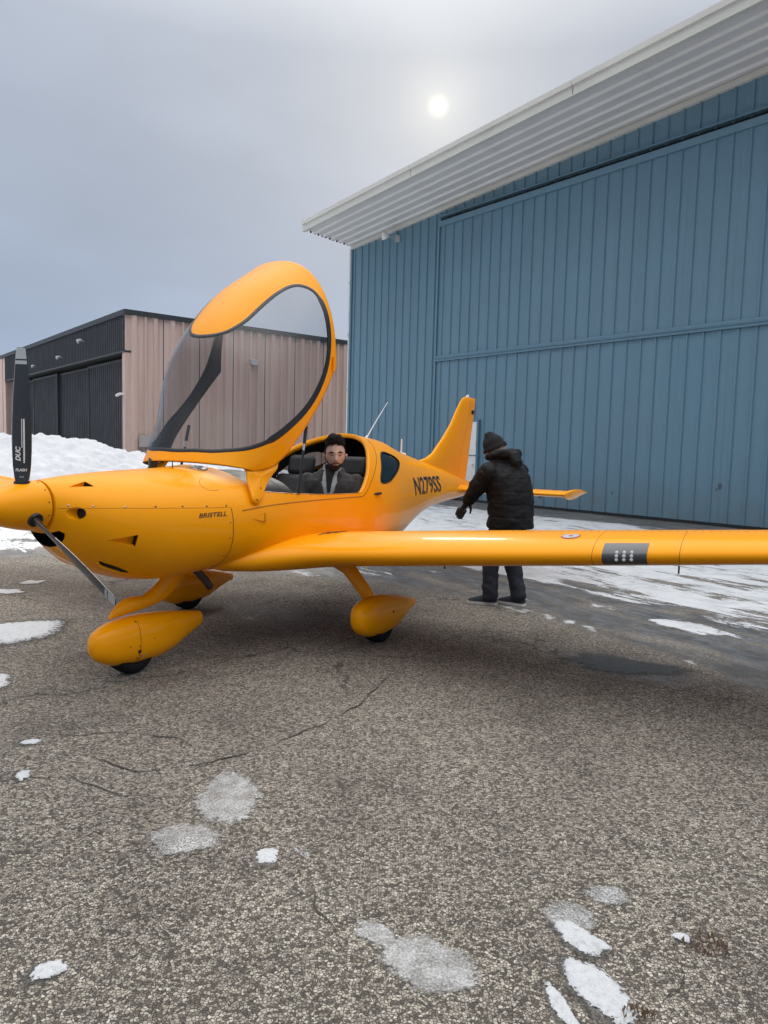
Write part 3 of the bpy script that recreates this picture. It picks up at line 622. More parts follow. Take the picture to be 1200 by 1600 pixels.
# openings in the cabin: cockpit cut-out and the two rear quarter windows
ARCH=np.array([(1.05,-.26),(1.10,-.32),(1.14,-.385),(1.24,-.50),(1.353,-.615),(1.43,-.72),(1.50,-.84),(1.56,-.96),(1.62,-1.06)])
def sill(x): return hermite([-.6,-.29,.13,.5,.82,1.0],[1.092,1.094,1.100,1.118,1.145,1.20],x)
QWIN=smooth_poly([(-.70,1.172),(-.89,1.168),(-1.09,1.222),(-1.28,1.282),(-1.39,1.335),(-1.35,1.378),(-1.22,1.408),(-1.06,1.425),(-.93,1.385),(-.81,1.29)],5)
def pos_f(x,th): y,z=fus(x,th); return np.stack([x,y,z],-1)
def g_open(x,z):
    a=z-sill(x); b=x-np.interp(z,ARCH[:,0],ARCH[:,1]); c=(.90+.07*sstep(1.18,1.32,z))-x
    k=.05; h=np.minimum(a,c); r=np.minimum(h,b)-np.maximum(k-np.abs(h-b),0)**2/(4*k); return r     # >0 inside the hole
def g_f(x,th):
    y,z=fus(x,th); return np.minimum(-g_open(x,z),poly_sd(QWIN,x,z))
S=np.linspace(-4.02,1.13,330); T=np.linspace(0,2*math.pi,240,endpoint=False)+.0001
V,keep,_=cut_grid(S,T,pos_f,g_f,True)
Vc,Fc=compact(V,keep)
fuse=obj('fuselage',Vc,Fc,M['paint'],plane)
# tail cone cap
ring=pos_f(np.full(40,-4.02),np.linspace(0,2*math.pi,40,endpoint=False)); mb=MB(); mb.rings([[tuple(q) for q in ring],[tuple(np.array([-4.06,q[1]*.5,(q[2]-.99)*.5+.99])) for q in ring]]); mb.build('tail_cap',M['paint'],plane)
# cabin lining just inside the skin
S2=np.linspace(-1.62,1.12,150)
def pos_in(x,th):
    y,z=fus(x,th); return np.stack([x,y*.965,.95+(z-.95)*.965],-1)
V2,k2,_=cut_grid(S2,T,pos_in,g_f,True); V2,k2=compact(V2,k2); obj('cabin_lining',V2,k2,M['lining'],plane)
for bx in (-1.60,1.05):
    ring=pos_in(np.full(60,bx),np.linspace(0,2*math.pi,60,endpoint=False)); obj('bulkhead',ring,[tuple(range(60))],M['lining'],plane,False)
# rolled edge round the cockpit opening
def ribbon(name,P3,N3,w,lift,m,parent,closed=False,thick=0):
    P3=np.asarray(P3,float);N3=np.asarray(N3,float); n=len(P3); v=[];f=[]
    for i in range(n):
        a=P3[(i-1)%n] if closed else P3[max(0,i-1)]; b=P3[(i+1)%n] if closed else P3[min(n-1,i+1)]
        tg=b-a; tg/=np.linalg.norm(tg)+1e-9; nn=N3[i]/np.linalg.norm(N3[i]); bi=np.cross(nn,tg); bi/=np.linalg.norm(bi)+1e-9; ww=w[i] if hasattr(w,'__len__') else w
        v+= [P3[i]-bi*ww+nn*lift*.3,P3[i]-bi*ww*.55+nn*lift,P3[i]+bi*ww*.55+nn*lift,P3[i]+bi*ww+nn*lift*.3]
    for i in range(n if closed else n-1):
        j=(i+1)%n
        for k in range(3): f.append((4*i+k,4*j+k,4*j+k+1,4*i+k+1))
    return obj(name,v,f,m,parent)
def fus_side(x,z,s=1):
    x=np.asarray(x,float);z=np.asarray(z,float); return np.stack([x,s*fus_y(x,z),z],-1)
def fus_nrm(x,z,s=1):
    e=.004; a=fus_side(x+e,z,s)-fus_side(x-e,z,s); b=fus_side(x,z+e,s)-fus_side(x,z-e,s); n=np.cross(a,b); n=n/np.linalg.norm(n,axis=-1,keepdims=True)
    return n*np.sign(n[...,1:2]*s)
def side_line(name,pts,w,m,parent,s=1,lift=.0022,n=8):
    P=smooth_poly(pts,n,False); return ribbon(name,fus_side(P[:,0],P[:,1],s),fus_nrm(P[:,0],P[:,1],s),w,lift,m,parent)
zr=np.concatenate([np.linspace(1.10,1.50,26),np.linspace(1.505,1.60,22)]); xr=np.interp(zr,ARCH[:,0],ARCH[:,1]); ok=np.array([z<float(fus_par(x)[0])-.0005 for x,z in zip(xr,zr)])
zr,xr=zr[ok],xr[ok]; pa=fus_side(xr,zr,1); top=np.array([[xr[-1]-.004,0,float(fus_par(xr[-1])[0])]]); hoop=np.vstack([pa,top,(pa*np.array([1,-1,1]))[::-1]])
c0=np.array([0,0,.95]); v=[];f=[]
for i,q in enumerate(hoop):
    rel=q-c0; rel[0]=0
    for k,(sc_,dx) in enumerate(((1.004,-.012),(1.006,.004),(.985,.014),(.950,.012),(.935,-.004),(.935,-.05))): v.append((q[0]+dx,rel[1]*sc_,.95+rel[2]*sc_))
    if i:
        for k in range(5): b=i*6+k; f.append((b-6,b-5,b+1,b))
obj('cabin_hoop',v,f,M['paint'],plane,True,50)
for s_ in (1,-1):
    xs=np.linspace(-.30,.88,50); zs=sill(xs); P=fus_side(xs,zs,s_); mb=MB(); mb.tube([tuple(q+np.array([0,-s_*.004,0])) for q in P],.005,8); mb.build('cockpit_sill',M['crease'],plane)
OUTER=[(-.20,1.066),(-.33,1.068),(-.40,1.095),(-.475,1.15),(-.60,1.24),(-.708,1.312),(-.83,1.395),(-.93,1.463),(-1.02,1.535)]
for s_ in (1,-1):
    side_line('canopy_seat_line',OUTER,.0032,M['seam'],plane,s_)
    side_line('sill_crease',[(1.05,1.03),(.75,1.055),(.4,1.066),(0,1.068),(-.25,1.066)],.004,M['crease'],plane,s_,.003)
    # window panes
    n_=len(QWIN); cen=QWIN.mean(0); vv=[];ff=[]
    for k in range(7):
        q=cen+(QWIN-cen)*(k/6*1.01 if k else .0001); P=fus_side(q[:,0],q[:,1],s_); N=fus_nrm(q[:,0],q[:,1],s_); vv+=list(P-N*.006)
    for k in range(6):
        for i in range(n_): j=(i+1)%n_; ff.append((k*n_+i,(k+1)*n_+i,(k+1)*n_+j,k*n_+j))
    wo=obj('quarter_window',vv,ff,M['tint'],plane)
    ribbon('window_seal',fus_side(QWIN[:,0],QWIN[:,1],s_),fus_nrm(QWIN[:,0],QWIN[:,1],s_),.008,.003,M['trim'],wo,True)
# ---------------- engine cowl (closed solid, inlets cut with booleans)
S=np.linspace(1.1302,2.14,110); T=np.linspace(0,2*math.pi,180,endpoint=False); s,tg_=np.meshgrid(S,T,indexing='ij'); X=pos_f(s,tg_); n,m_=s.shape; idx=np.arange(n*m_).reshape(n,m_)
q=np.stack([idx[:-1],idx[1:],np.roll(idx,-1,1)[1:],np.roll(idx,-1,1)[:-1]],-1).reshape(-1,4)
F=[tuple(k) for k in q]+[tuple(idx[0]),tuple(idx[-1][::-1])]
cowl=obj('engine_cowl',X.reshape(-1,3),F,M['paint'],plane,True,50)
bm=bmesh.new(); bm.from_mesh(cowl.data); bmesh.ops.recalc_face_normals(bm,faces=bm.faces); bm.to_mesh(cowl.data); bm.free(); cowl.data.materials.append(M['void'])
def cutter(v,f,m):
    o=obj('cutter',v,f,m,plane,False); bm=bmesh.new(); bm.from_mesh(o.data); bmesh.ops.recalc_face_normals(bm,faces=bm.faces); bm.to_mesh(o.data); bm.free(); b=cowl.modifiers.new('cut','BOOLEAN'); b.operation='DIFFERENCE'; b.object=o; b.solver='EXACT'
    try: b.material_mode='TRANSFER'
    except Exception: pass
    return o
cuts=[]
def wedge(A,B,C,depth,out=.05):
    """triangular ramp inlet on the port side: apex A, mouth corners B,C given as (x,z)"""
    pa,pb,pc=[fus_side(*q) for q in (A,B,C)]; N=fus_nrm((A[0]+B[0]+C[0])/3,(A[1]+B[1]+C[1])/3)
    v=[pa+N*out,pb+N*out,pc+N*out,pa-N*.001,pb-N*depth,pc-N*depth]; return v,[(0,1,2),(3,5,4),(0,3,4,1),(1,4,5,2),(2,5,3,0)]
cuts.append(cutter(*wedge((1.915,.900),(1.765,.925),(1.770,.855),.045),M['paint']))
cuts.append(cutter(*wedge((2.055,1.196),(1.945,1.225),(1.925,1.199),.04),M['paint']))
for s_ in (1,-1):     # round cooling tube
    mb=MB(); y0=s_*float(fus_y(2.06,1.055)); mb.tube([(2.16,y0+.005*s_,1.06),(2.02,y0-.004*s_,1.055)],.034,20); cuts.append(cutter(mb.v,mb.f,M['paint']))
# chin intake: a crescent under the spinner
mb=MB(); arc=[]
for k in range(21):
    a=R(-165+150*k/20); arc.append((a))
outer=[(.172*math.cos(a),.975+.120*math.sin(a)) for a in arc]; inner=[(.155*math.cos(a)*.98,.968+.028*math.sin(a)) for a in arc[::-1]]
loop=outer+inner; v=[(2.30,y*.8,z) for y,z in loop]+[(1.93,y,z) for y,z in loop]; n=len(loop)
cuts.append(cutter(v,[tuple(range(n)),tuple(range(2*n-1,n-1,-1))]+[(i,n+i,n+(i+1)%n,(i+1)%n) for i in range(n)],M['void']))
apply_mods(cowl)
def mouth(B,C,depth,dx=.004):
    pb,pc=fus_side(*B),fus_side(*C); N=fus_nrm((B[0]+C[0])/2,(B[1]+C[1])/2); o=np.array([dx,0,0]); obj('inlet_mouth',[pb-N*.0015+o,pc-N*.0015+o,pc-N*(depth-.001)+o*1.2,pb-N*(depth-.001)+o*1.2],[(0,1,2,3)],M['void'],cowl,False)
for s_ in (1,-1):      # oil cooler slot with a raised lower lip
    SL=smooth_poly([(1.895,.772),(1.86,.756),(1.79,.726),(1.705,.684),(1.745,.690),(1.815,.716),(1.875,.746)],4); P=np.stack([SL[:,0],s_*fus_y(SL[:,0],SL[:,1]),SL[:,1]],-1); N=fus_nrm(SL[:,0],SL[:,1],s_)
    obj('oil_cooler_slot',[P.mean(0)+N.mean(0)*.004]+list(P+N*.002),[(0,1+i,1+(i+1)%len(P)) for i in range(len(P))],M['void'],cowl,False)
    lp=P[16:28]+N[16:28]*.004; mb=MB(); mb.tube([tuple(q) for q in lp],[.003]+[.008]*(len(lp)-2)+[.003],8); mb.build('slot_lip',M['paint'],cowl)
mouth((1.765,.925),(1.770,.855),.045); mouth((1.945,1.225),(1.925,1.199),.04)
for s_ in (1,-1): y0=s_*float(fus_y(2.06,1.055)); lathe_disc=MB(); lathe_disc.tube([(2.026,y0-.004*s_,1.055),(2.023,y0-.004*s_,1.055)],.0335,20); lathe_disc.build('inlet_mouth',M['void'],cowl)
cowl.data.set_sharp_from_angle(angle=R(32))
for c_ in cuts: bpy.data.objects.remove(c_)
def disc_on(x,z,r,m,name,parent,lift=.0025,s=1,n=10):
    P=fus_side(x,z,s); N=fus_nrm(x,z,s); a=np.cross(N,[0,0,1.]); a/=np.linalg.norm(a); b=np.cross(N,a); v=[P+N*lift*1.6]+[P+N*lift+ r*.7*(a*math.cos(k*6.2832/n)+b*math.sin(k*6.2832/n)) for k in range(n)]+[P+N*.0005+r*(a*math.cos(k*6.2832/n)+b*math.sin(k*6.2832/n)) for k in range(n)]
    f=[(0,1+k,1+(k+1)%n) for k in range(n)]+[(1+k,1+n+k,1+n+(k+1)%n,1+(k+1)%n) for k in range(n)]
    return obj(name,v,f,m,parent)
side_line('cowl_split_line',[(2.13,1.085),(1.9,1.081),(1.6,1.070),(1.35,1.061),(1.14,1.055)],.0016,M['crease'],cowl,1,.001)
side_line('cowl_split_line',[(2.13,1.085),(1.9,1.081),(1.6,1.070),(1.35,1.061),(1.14,1.055)],.0016,M['crease'],cowl,-1,.001)
for x,z in [(2.09,1.100),(1.985,1.094),(1.826,1.086),(1.649,1.08),(1.478,1.075),(1.31,1.069),(1.165,1.066)]: disc_on(x,z,.0062,M['hub' if x>1.7 else 'exhaust'],'cowl_screw',cowl)
for z in (.96,.86,.74): disc_on(1.155,z,.005,M['exhaust'],'cowl_screw',cowl)
zz=np.linspace(.64,1.055,40)
ribbon('firewall_seam',fus_side(np.full(40,1.132),zz),fus_nrm(np.full(40,1.132),zz),.003,.0016,M['seam'],plane)
side_line('oil_door_line',[(1.20,1.235),(1.245,1.215),(1.262,1.19),(1.24,1.168),(1.20,1.160),(1.155,1.165)],.0016,M['seam'],cowl,1,.001)
# fuselage ramp inlet: proud dark mouth with a sunk triangular ramp
P3=[fus_side(*q) for q in ((.985,.975),(.862,1.003),(.866,.948))]; N=fus_nrm(.9,.975)
obj('cabin_air_inlet',[P3[0]+N*.002,P3[1]+N*.012,P3[2]+N*.012,P3[1]+N*.0015+np.array([-.004,0,0]),P3[2]+N*.0015+np.array([-.004,0,0])],[(0,1,2)],M['paint'],plane,False)
obj('inlet_mouth',[P3[1]+N*.0125+np.array([.012,0,0]),P3[2]+N*.0125+np.array([.012,0,0]),P3[2]+np.array([-.012,0,0])+N*.003,P3[1]+np.array([-.012,0,0])+N*.003],[(0,1,2,3)],M['void'],plane,False)
# fuel cap, latch and filler line on the deck ahead of the cabin
def lathe(name,prof,m,parent,loc,axis=(0,0,1),n=28,angle=35):
    ax=Vector(axis).normalized(); u=ax.orthogonal().normalized(); w=ax.cross(u); rg=[]
    for r,h in prof: rg.append([tuple(Vector(loc)+ax*h+u*(r*math.cos(2*math.pi*k/n))+w*(r*math.sin(2*math.pi*k/n))) for k in range(n)])
    return MB().rings(rg).build(name,m,parent,True,angle)
fc=lathe('fuel_cap',[(.062,-.03),(.062,.006),(.056,.012),(.03,.014),(.028,.020),(.001,.021)],M['steel'],plane,(1.05,.15,float(fus_par(1.05)[0])-.012),(0.02,.12,1))
# ---------------- spinner and propeller
HX,HZ,PR=2.235,1.092,.845
prof=[]
for k in range(26):
    q=k/25; prof.append((.138*max(0,1-q**1.65)**.84+.0005,2.152+q*.42))
sp=lathe('spinner',[(.10,2.150)]+[(r,x) for r,x in prof],M['paint'],plane,(0,0,HZ),(1,0,0),64,60)
lathe('spinner_gap',[(.125,2.138),(.125,2.153)],M['void'],plane,(0,0,HZ),(1,0,0),48)
def spin_r(x): return float(np.interp(x,[p[1] for p in prof],[p[0] for p in prof]))
for k in range(12):
    a=k*math.pi/6+.2; mb=MB(); r=spin_r(2.17); mb.tube([(2.17,math.cos(a)*(r-.003),HZ+math.sin(a)*(r-.003)),(2.17,math.cos(a)*(r+.0015),HZ+math.sin(a)*(r+.0015))],.0042,8); mb.build('spinner_screw',M['trim'],sp)
def blade(ang,mark):
    """blade along a local span axis; ang measured from straight up towards port"""
    e=MB(); rings=[]; spn=[0.09,.12,.16,.22,.30,.38,.46,.54,.62,.70,.78,.825,.845]; ch=[.026,.031,.038,.045,.049,.051,.051,.049,.045,.040,.034,.030,.025]; th=[.052,.048,.036,.026,.020,.017,.015,.013,.011,.010,.008,.007,.005]; pit=[58,56,52,47,41,36,32,29,26.5,24.5,23,22,22]
    rd=np.array([0,math.sin(ang),math.cos(ang)]); tang=np.array([0,math.cos(ang),-math.sin(ang)]); ax=np.array([1.,0,0]); info=[]
    for r,c,h,p in zip(spn,ch,th,pit):
        p=R(p); cd=tang*math.cos(p)-ax*math.sin(p)*1.0; nd=tang*math.sin(p)+ax*math.cos(p); ring=[]; o=np.array([HX,0,HZ])+rd*r
        for k in range(28):
            a=2*math.pi*k/28; xx=math.cos(a); yy=math.sin(a); shp=(1 if r<.14 else .55+.45*(xx*.5+.5)**.5)
            ring.append(tuple(o+cd*(c*xx)+nd*(h/2*yy*shp)))
        rings.append(ring); info.append((r,c,h,o,cd,nd))
    bo_=e.rings(rings).build('propeller_blade',M['carbon'],plane,True,50)
    def strip(name,r0,r1,c0,c1,m,lift=.0018,n=8):
        v=[];f=[]
        for i in range(n+1):
            r=r0+(r1-r0)*i/n; k=np.clip(np.searchsorted(spn,r)-1,0,len(spn)-2); t=(r-spn[k])/(spn[k+1]-spn[k]); mixv=lambda j:info[k][j]*(1-t)+info[k+1][j]*t
            c,h,o,cd,nd=[mixv(j) for j in (1,2,3,4,5)]
            for cc in (c0,(c0+c1)/2,c1):
                y=math.sqrt(max(0,1-cc*cc)); v.append(o+cd*(c*cc)+nd*(h/2*y*(.55+.45*(cc*.5+.5)**.5)+lift))
        for i in range(n):
            for j in range(2): f.append((3*i+j,3*i+j+1,3*i+3+j+1,3*i+3+j))
        return obj(name,v,f,m,bo_)
    strip('tip_band',.785,.843,-.93,.93,M['silver']); strip('tip_stripe',.758,.777,-.93,.93,M['silver'])
    # polished leading-edge guard
    v=[];f=[]
    rs=np.linspace(.34,.84,20)
    for i,r in enumerate(rs):
        k=int(np.clip(np.searchsorted(spn,r)-1,0,len(spn)-2)); t=(r-spn[k])/(spn[k+1]-spn[k]); mixv=lambda j:info[k][j]*(1-t)+info[k+1][j]*t
        c,h,o,cd,nd=[mixv(j) for j in (1,2,3,4,5)]
        for a in (158,168,180,192,202):
            xx,yy=math.cos(R(a)),math.sin(R(a)); v.append(o+cd*(c*xx*1.012-.0008)+nd*(h/2*yy*1.10*(.55+.45*(xx*.5+.5)**.5)))
    for i in range(len(rs)-1):
        for j in range(4): f.append((5*i+j,5*i+j+1,5*i+5+j+1,5*i+5+j))
    obj('edge_guard',v,f,M['steel'],bo_)
    if mark:
        strip('marking_stripe',.235,.47,.20,.36,M['white']); strip('marking_stripe',.315,.47,.02,.10,M['white'])
    mb=MB(); r=spin_r(HX); mb.tube([tuple(np.array([HX,0,HZ])+rd*(r-.03)),tuple(np.array([HX,0,HZ])+rd*(r+.006))],[.046,.040],20); mb.build('blade_boot',M['black'],bo_)
    return bo_,info
B1,binfo=blade(R(1.0),True); B2,_=blade(R(1.0+120),False); B3,_=blade(R(1.0+240),False)
# ---------------- lettering
def text_mesh(s,size,shear=0,bold=0,sx=1.0,space=1.0):
    cu=bpy.data.curves.new('lettering','FONT'); cu.body=s; cu.size=size; cu.shear=shear; cu.offset=bold; cu.space_character=space; cu.resolution_u=3
    o=bpy.data.objects.new('lettering',cu); col.objects.link(o); dg=bpy.context.evaluated_depsgraph_get(); me=bpy.data.meshes.new_from_object(o.evaluated_get(dg)); bpy.data.objects.remove(o)
    bm=bmesh.new(); bm.from_mesh(me); bmesh.ops.triangulate(bm,faces=bm.faces)
    for _ in range(2):
        lg=[e for e in bm.edges if e.calc_length()>size*.22]
        if lg: bmesh.ops.subdivide_edges(bm,edges=lg,cuts=1)
    bmesh.ops.triangulate(bm,faces=bm.faces); bm.to_mesh(me); bm.free()
    co=np.array([tuple(v.co) for v in me.vertices]); co[:,0]-=co[:,0].min(); co[:,1]-=co[:,1].min(); co[:,0]*=sx; return me,co
def side_text(name,s,x0,x1,z0,z1,m,parent,shear=0,bold=0,tilt=0,side=1):
    me,co=text_mesh(s,.1,shear,bold); w,h=co[:,0].max(),co[:,1].max(); tx=x0+(x1-x0)*co[:,0]/w; tz=z0+(z1-z0)*co[:,1]/h+tilt*co[:,0]/w
    P=fus_side(tx,tz,side)+fus_nrm(tx,tz,side)*.0022
    for v,q in zip(me.vertices,P): v.co=q
    return link(name,me,m,parent,False)
side_text('registration','N279SS',-1.665,-2.70,1.002,1.182,M['trim'],plane,0,.0022,-.010)
side_text('registration','N279SS',-2.70,-1.665,1.005,1.185,M['trim'],plane,0,.0022,0,-1)
side_text('maker_lettering','BRISTELL',1.385,1.178,1.000,1.028,M['trim'],cowl,.35,.0012,.004)
def blade_text(s,r0,size,c0,parent,rot90,sx=1.0,shear=0,bold=0):
    me,co=text_mesh(s,size,shear,bold,sx)
    for v,(a,b,_) in zip(me.vertices,co):
        r,off=(r0+a,c0-b) if rot90 else (r0+b,c0+a)
        k=int(np.clip(np.searchsorted([q[0] for q in binfo],r)-1,0,len(binfo)-2)); t=(r-binfo[k][0])/(binfo[k+1][0]-binfo[k][0]); mv=lambda j:binfo[k][j]*(1-t)+binfo[k+1][j]*t
        c,h,o,cd,nd=[mv(j) for j in (1,2,3,4,5)]; cc=max(-.98,min(.98,off/c)); y=math.sqrt(1-cc*cc); v.co=o+cd*off+nd*(h/2*y*(.55+.45*(cc*.5+.5)**.5)+.002)
    return link('blade_lettering',me,M['white'],parent,False)
blade_text('DUC',.245,.034,-.004,B1,True,1.0,.25,.0015); blade_text('FLASH',.190,.020,-.030,B1,False,1.0,.1,.0006)
mb_r=blade_text('==',.158,.016,-.011,B1,False,1.2)
# ---------------- wings
def airfoil(n,tc,c0=0.,c1=1.,camber=.022):
    """closed loop of (chord fraction, height/chord): upper surface tail to nose, lower nose to tail"""
    th=lambda x:5*tc*(.2969*np.sqrt(x)-.126*x-.3516*x**2+.2843*x**3-.1030*x**4)
    cm=lambda x:np.where(x<.4,camber/.16*(.8*x-x*x),camber/.36*(.2+.8*x-x*x)); b=np.linspace(0,1,n); x=c0+(c1-c0)*(1-np.cos(b*np.pi/ (2 if c0==0 else 1)))/(1 if c0==0 else 2)
    return np.concatenate([np.stack([x[::-1],cm(x[::-1])+th(x[::-1])],-1),np.stack([x[1:] if c0==0 else x,(cm(x)-th(x))[1:] if c0==0 else cm(x)-th(x)],-1)])
#        y     LE x   chord  z(LE..) thickness  twist
WG=np.array([(.30,1.10,2.05,.648,.118,2.0),(.46,1.02,1.96,.655,.125,2.0),(.56,.90,1.80,.662,.138,2.0),(.68,.76,1.60,.675,.154,2.0),(.82,.665,1.48,.690,.162,2.0),(1.0,.628,1.43,.708,.163,2.0),(1.7,.60,1.36,.775,.162,1.8),(2.6,.565,1.25,.860,.158,1.4),(3.5,.525,1.12,.946,.152,.9),(4.25,.485,1.0,1.018,.145,.4),(4.45,.46,.92,1.040,.125,.3),(4.56,.40,.76,1.055,.085,.2),(4.60,.30,.55,1.062,.04,.2)])
import functools
@functools.lru_cache(None)
def wing_at(y): return [float(hermite(WG[:,0],WG[:,k],y)) for k in range(1,6)]
def wing_pt(y,c,h,s):
    le,ch,z,tc,tw=wing_at(y); a=R(tw); return (le-(c*math.cos(a)-(h)*math.sin(a)*0)*ch, s*y, z-.30*0+h*ch-(c-.3)*ch*math.sin(a))
def wing_part(name,y0,y1,c0,c1,s,m,parent,ny=40,n=34,caps=True):
    rg=[]
    for y in np.linspace(y0,y1,ny):
        tc=wing_at(y)[3]; rg.append([wing_pt(y,c,h,s) for c,h in airfoil(n,tc,c0,c1)])
    mb=MB().rings(rg,caps); return mb.build(name,m,parent,True,40)
for s_ in (1,-1):
    w=wing_part('wing',.30,4.60,0,.735,s_,M['paint'],plane,90)
    rear=[('wing_root_tail',.30,.80,M['paint']),('flap',.81,2.58,M['paint']),('aileron',2.60,4.20,M['paint']),('wing_tip_tail',4.21,4.60,M['paint'])]
    for nm,a,b,m in rear: wing_part(nm,a,b,.742,1.0,s_,m,w,24,16)
    # rivet rows along the spar
    v=[];f=[]
    for c_ in (.27,.30):
        for y in np.arange(.95,4.2,.045):
            tc=wing_at(y)[3]; q=airfoil(34,tc); up_=q[:34][::-1]; h=float(np.interp(c_,up_[:,0],up_[:,1])); p=np.array(wing_pt(y,c_,h,s_)); b=len(v); v+=[p+np.array([math.cos(k*1.2566)*.0045,math.sin(k*1.2566)*.0045,.0006]) for k in range(5)]+[p+np.array([0,0,.0022])]; f+=[(b+k,b+(k+1)%5,b+5) for k in range(5)]
    tag(obj('rivet',v,f,M['seam'],w),kind='stuff')
    def skin_strip(name,y0,y1,ca,cb,m,lift,parent,ny=10,nc=16):
        """patch that follows the nose of the wing from upper chord ca to lower chord cb"""
        v=[];f=[]
        for y in np.linspace(y0,y1,ny):
            q=airfoil(60,wing_at(y)[3]); cs=np.concatenate([np.linspace(ca,0,nc)**1.0,np.linspace(0,cb,nc)[1:]]); up_=q[:60][::-1]; lo_=np.vstack([q[59:60],q[60:]])
            for k,cc in enumerate(cs):
                cc2=cc*cc/max(ca,1e-6) if k<nc else cc*cc/max(cb,1e-6)
                h=float(np.interp(cc2,up_[:,0],up_[:,1])) if k<nc else float(np.interp(cc2,lo_[:,0],lo_[:,1])); p=np.array(wing_pt(y,cc2,h,s_)); cen=np.array(wing_pt(y,.12,0.01,s_)); d=p-cen; d/=np.linalg.norm(d); v.append(p+d*lift)
        m2=2*nc-1
        for i in range(ny-1):
            for j in range(m2-1): f.append((i*m2+j,(i+1)*m2+j,(i+1)*m2+j+1,i*m2+j+1))
        return obj(name,v,f,m,parent),v,m2
    for yy in (2.66,3.12): skin_strip('skin_joint',yy-.0015,yy+.0015,.30,.05,M['seam'],.0008,w,2)
    ll,vv,m2=skin_strip('landing_light',2.715,2.955,.062,.055,M['lamp_cover'],.0022,w,25)
    for iy in range(3):
        for iz in range(3):
            y=2.795+iy*.040; k=int(np.clip(m2*(.33+.15*iz),0,m2-1)); row=int(round((y-2.715)/.01)); p=np.array(vv[row*m2+k]); cen=np.array(wing_pt(y,.12,0.01,s_)); d=(p-cen)/np.linalg.norm(p-cen); lathe('led_lens',[(.0095,-.002),(.0095,.003),(.006,.005),(.001,.006)],M['white'],w,tuple(p),tuple(d),12)
    if s_==1:
        mb=MB(); n=24; cx,cy=.30,2.49
        def decal(name,rx,ry,m,lift):
            v=[]
            for k in range(n):
                c_=cx-.0+ry*math.sin(k*6.2832/n); y=cy+rx*math.cos(k*6.2832/n); q=airfoil(60,wing_at(y)[3]); up_=q[:60][::-1]; p=np.array(wing_pt(y,c_*.5,float(np.interp(c_*.5,up_[:,0],up_[:,1])),1)); v.append(p+np.array([0,0,lift]))
            obj(name,v,[tuple(range(n))],m,w,False)
        decal('warning_decal',.058,.085,M['decal_red'],.002); decal('warning_decal',.050,.068,M['silver'],.0035); decal('warning_decal',.012,.020,M['decal_red'],.0045)
        mb=MB(); q=wing_pt(3.10,.16,-.06,1); mb.tube([q,(q[0],q[1],q[2]-.045)],.005,8); mb.build('drain_pin',M['trim'],w)
        mb=MB(); q=wing_pt(1.62,.25,-.06,1); mb.tube([q,(q[0],q[1],q[2]-.03)],.006,8); mb.build('drain_pin',M['trim'],w)
        # vent louvres on the root fairing
        for k in range(3):
            mb=MB(); 
            pts=[]
            for j in range(7):
                y=.70+.03*k; c_=.20+.02*j+.025*k; q=airfoil(60,wing_at(y)[3]); up_=q[:60][::-1]; p=wing_pt(y,c_,float(np.interp(c_,up_[:,0],up_[:,1]))+.0016,1); pts.append(p)
            mb.tube(pts,[.0015,.004,.005,.005,.005,.004,.0015],6); mb.build('vent_slot',M['seam'],w)
# ---------------- tail
def fin_part(name,zs,le,te,tc,m,parent,cut0=0.,cut1=1.):
    rg=[]
    for z,a,b,t_ in zip(zs,le,te,tc):
        ch=a-b; q=airfoil(24,t_,cut0,cut1,0.0); rg.append([(a-c*ch,h*ch,z) for c,h in q])
    return MB().rings(rg).build(name,m,parent,True,45)
zf=np.array([1.02,1.14,1.25,1.33,1.36,1.42,1.50,1.62,1.78,1.95,2.07,2.115,2.135]); lef=hermite([1.02,1.14,1.25,1.33,1.36,1.42,1.5,1.716,2.07,2.115,2.135],[-2.2,-2.3,-2.38,-2.52,-2.72,-2.90,-3.02,-3.33,-3.68,-3.75,-3.82],zf); tef=hermite([1.02,2.135],[-3.915,-4.175],zf); hinge=hermite([1.02,2.135],[-3.545,-3.985],zf)
def vsurf(name,a,b,m,sharp_front):
    rg=[]
    for i,z in enumerate(zf):
        le,te=lef[i],tef[i]; ch=le-te; q=airfoil(40,.10 if ch<.9 else .085*.9/ch*1.1,0,1,0.0); half=q[:40][::-1]; x0=(le-a[i])/ch; x1=(le-b[i])/ch; cs=x0+(x1-x0)*(1-np.cos(np.linspace(0,np.pi,26)))/2 if sharp_front else x0+(x1-x0)*(1-np.cos(np.linspace(0,np.pi/2,26)))
        hs=np.interp(cs,half[:,0],half[:,1])*(.15 if z>2.13 else 1); rg.append([(le-c*ch,h*ch,z) for c,h in zip(cs,hs)]+[(le-c*ch,-h*ch,z) for c,h in zip(cs[::-1],hs[::-1])])
    return MB().rings(rg).build(name,m,plane,True,45)
fin=vsurf('fin',lef,hinge+.006,M['paint'],False); rud=vsurf('rudder',hinge-.006,tef,M['paint'],True)
lathe('tail_light',[(.022,0),(.022,.02),(.012,.035),(.001,.038)],M['white'],fin,(-3.90,0,2.13))
mb=MB(); mb.box((-4.01,.035,1.95),(.012,.03,.05)); mb.build('hinge_bracket',M['trim'],rud,False)
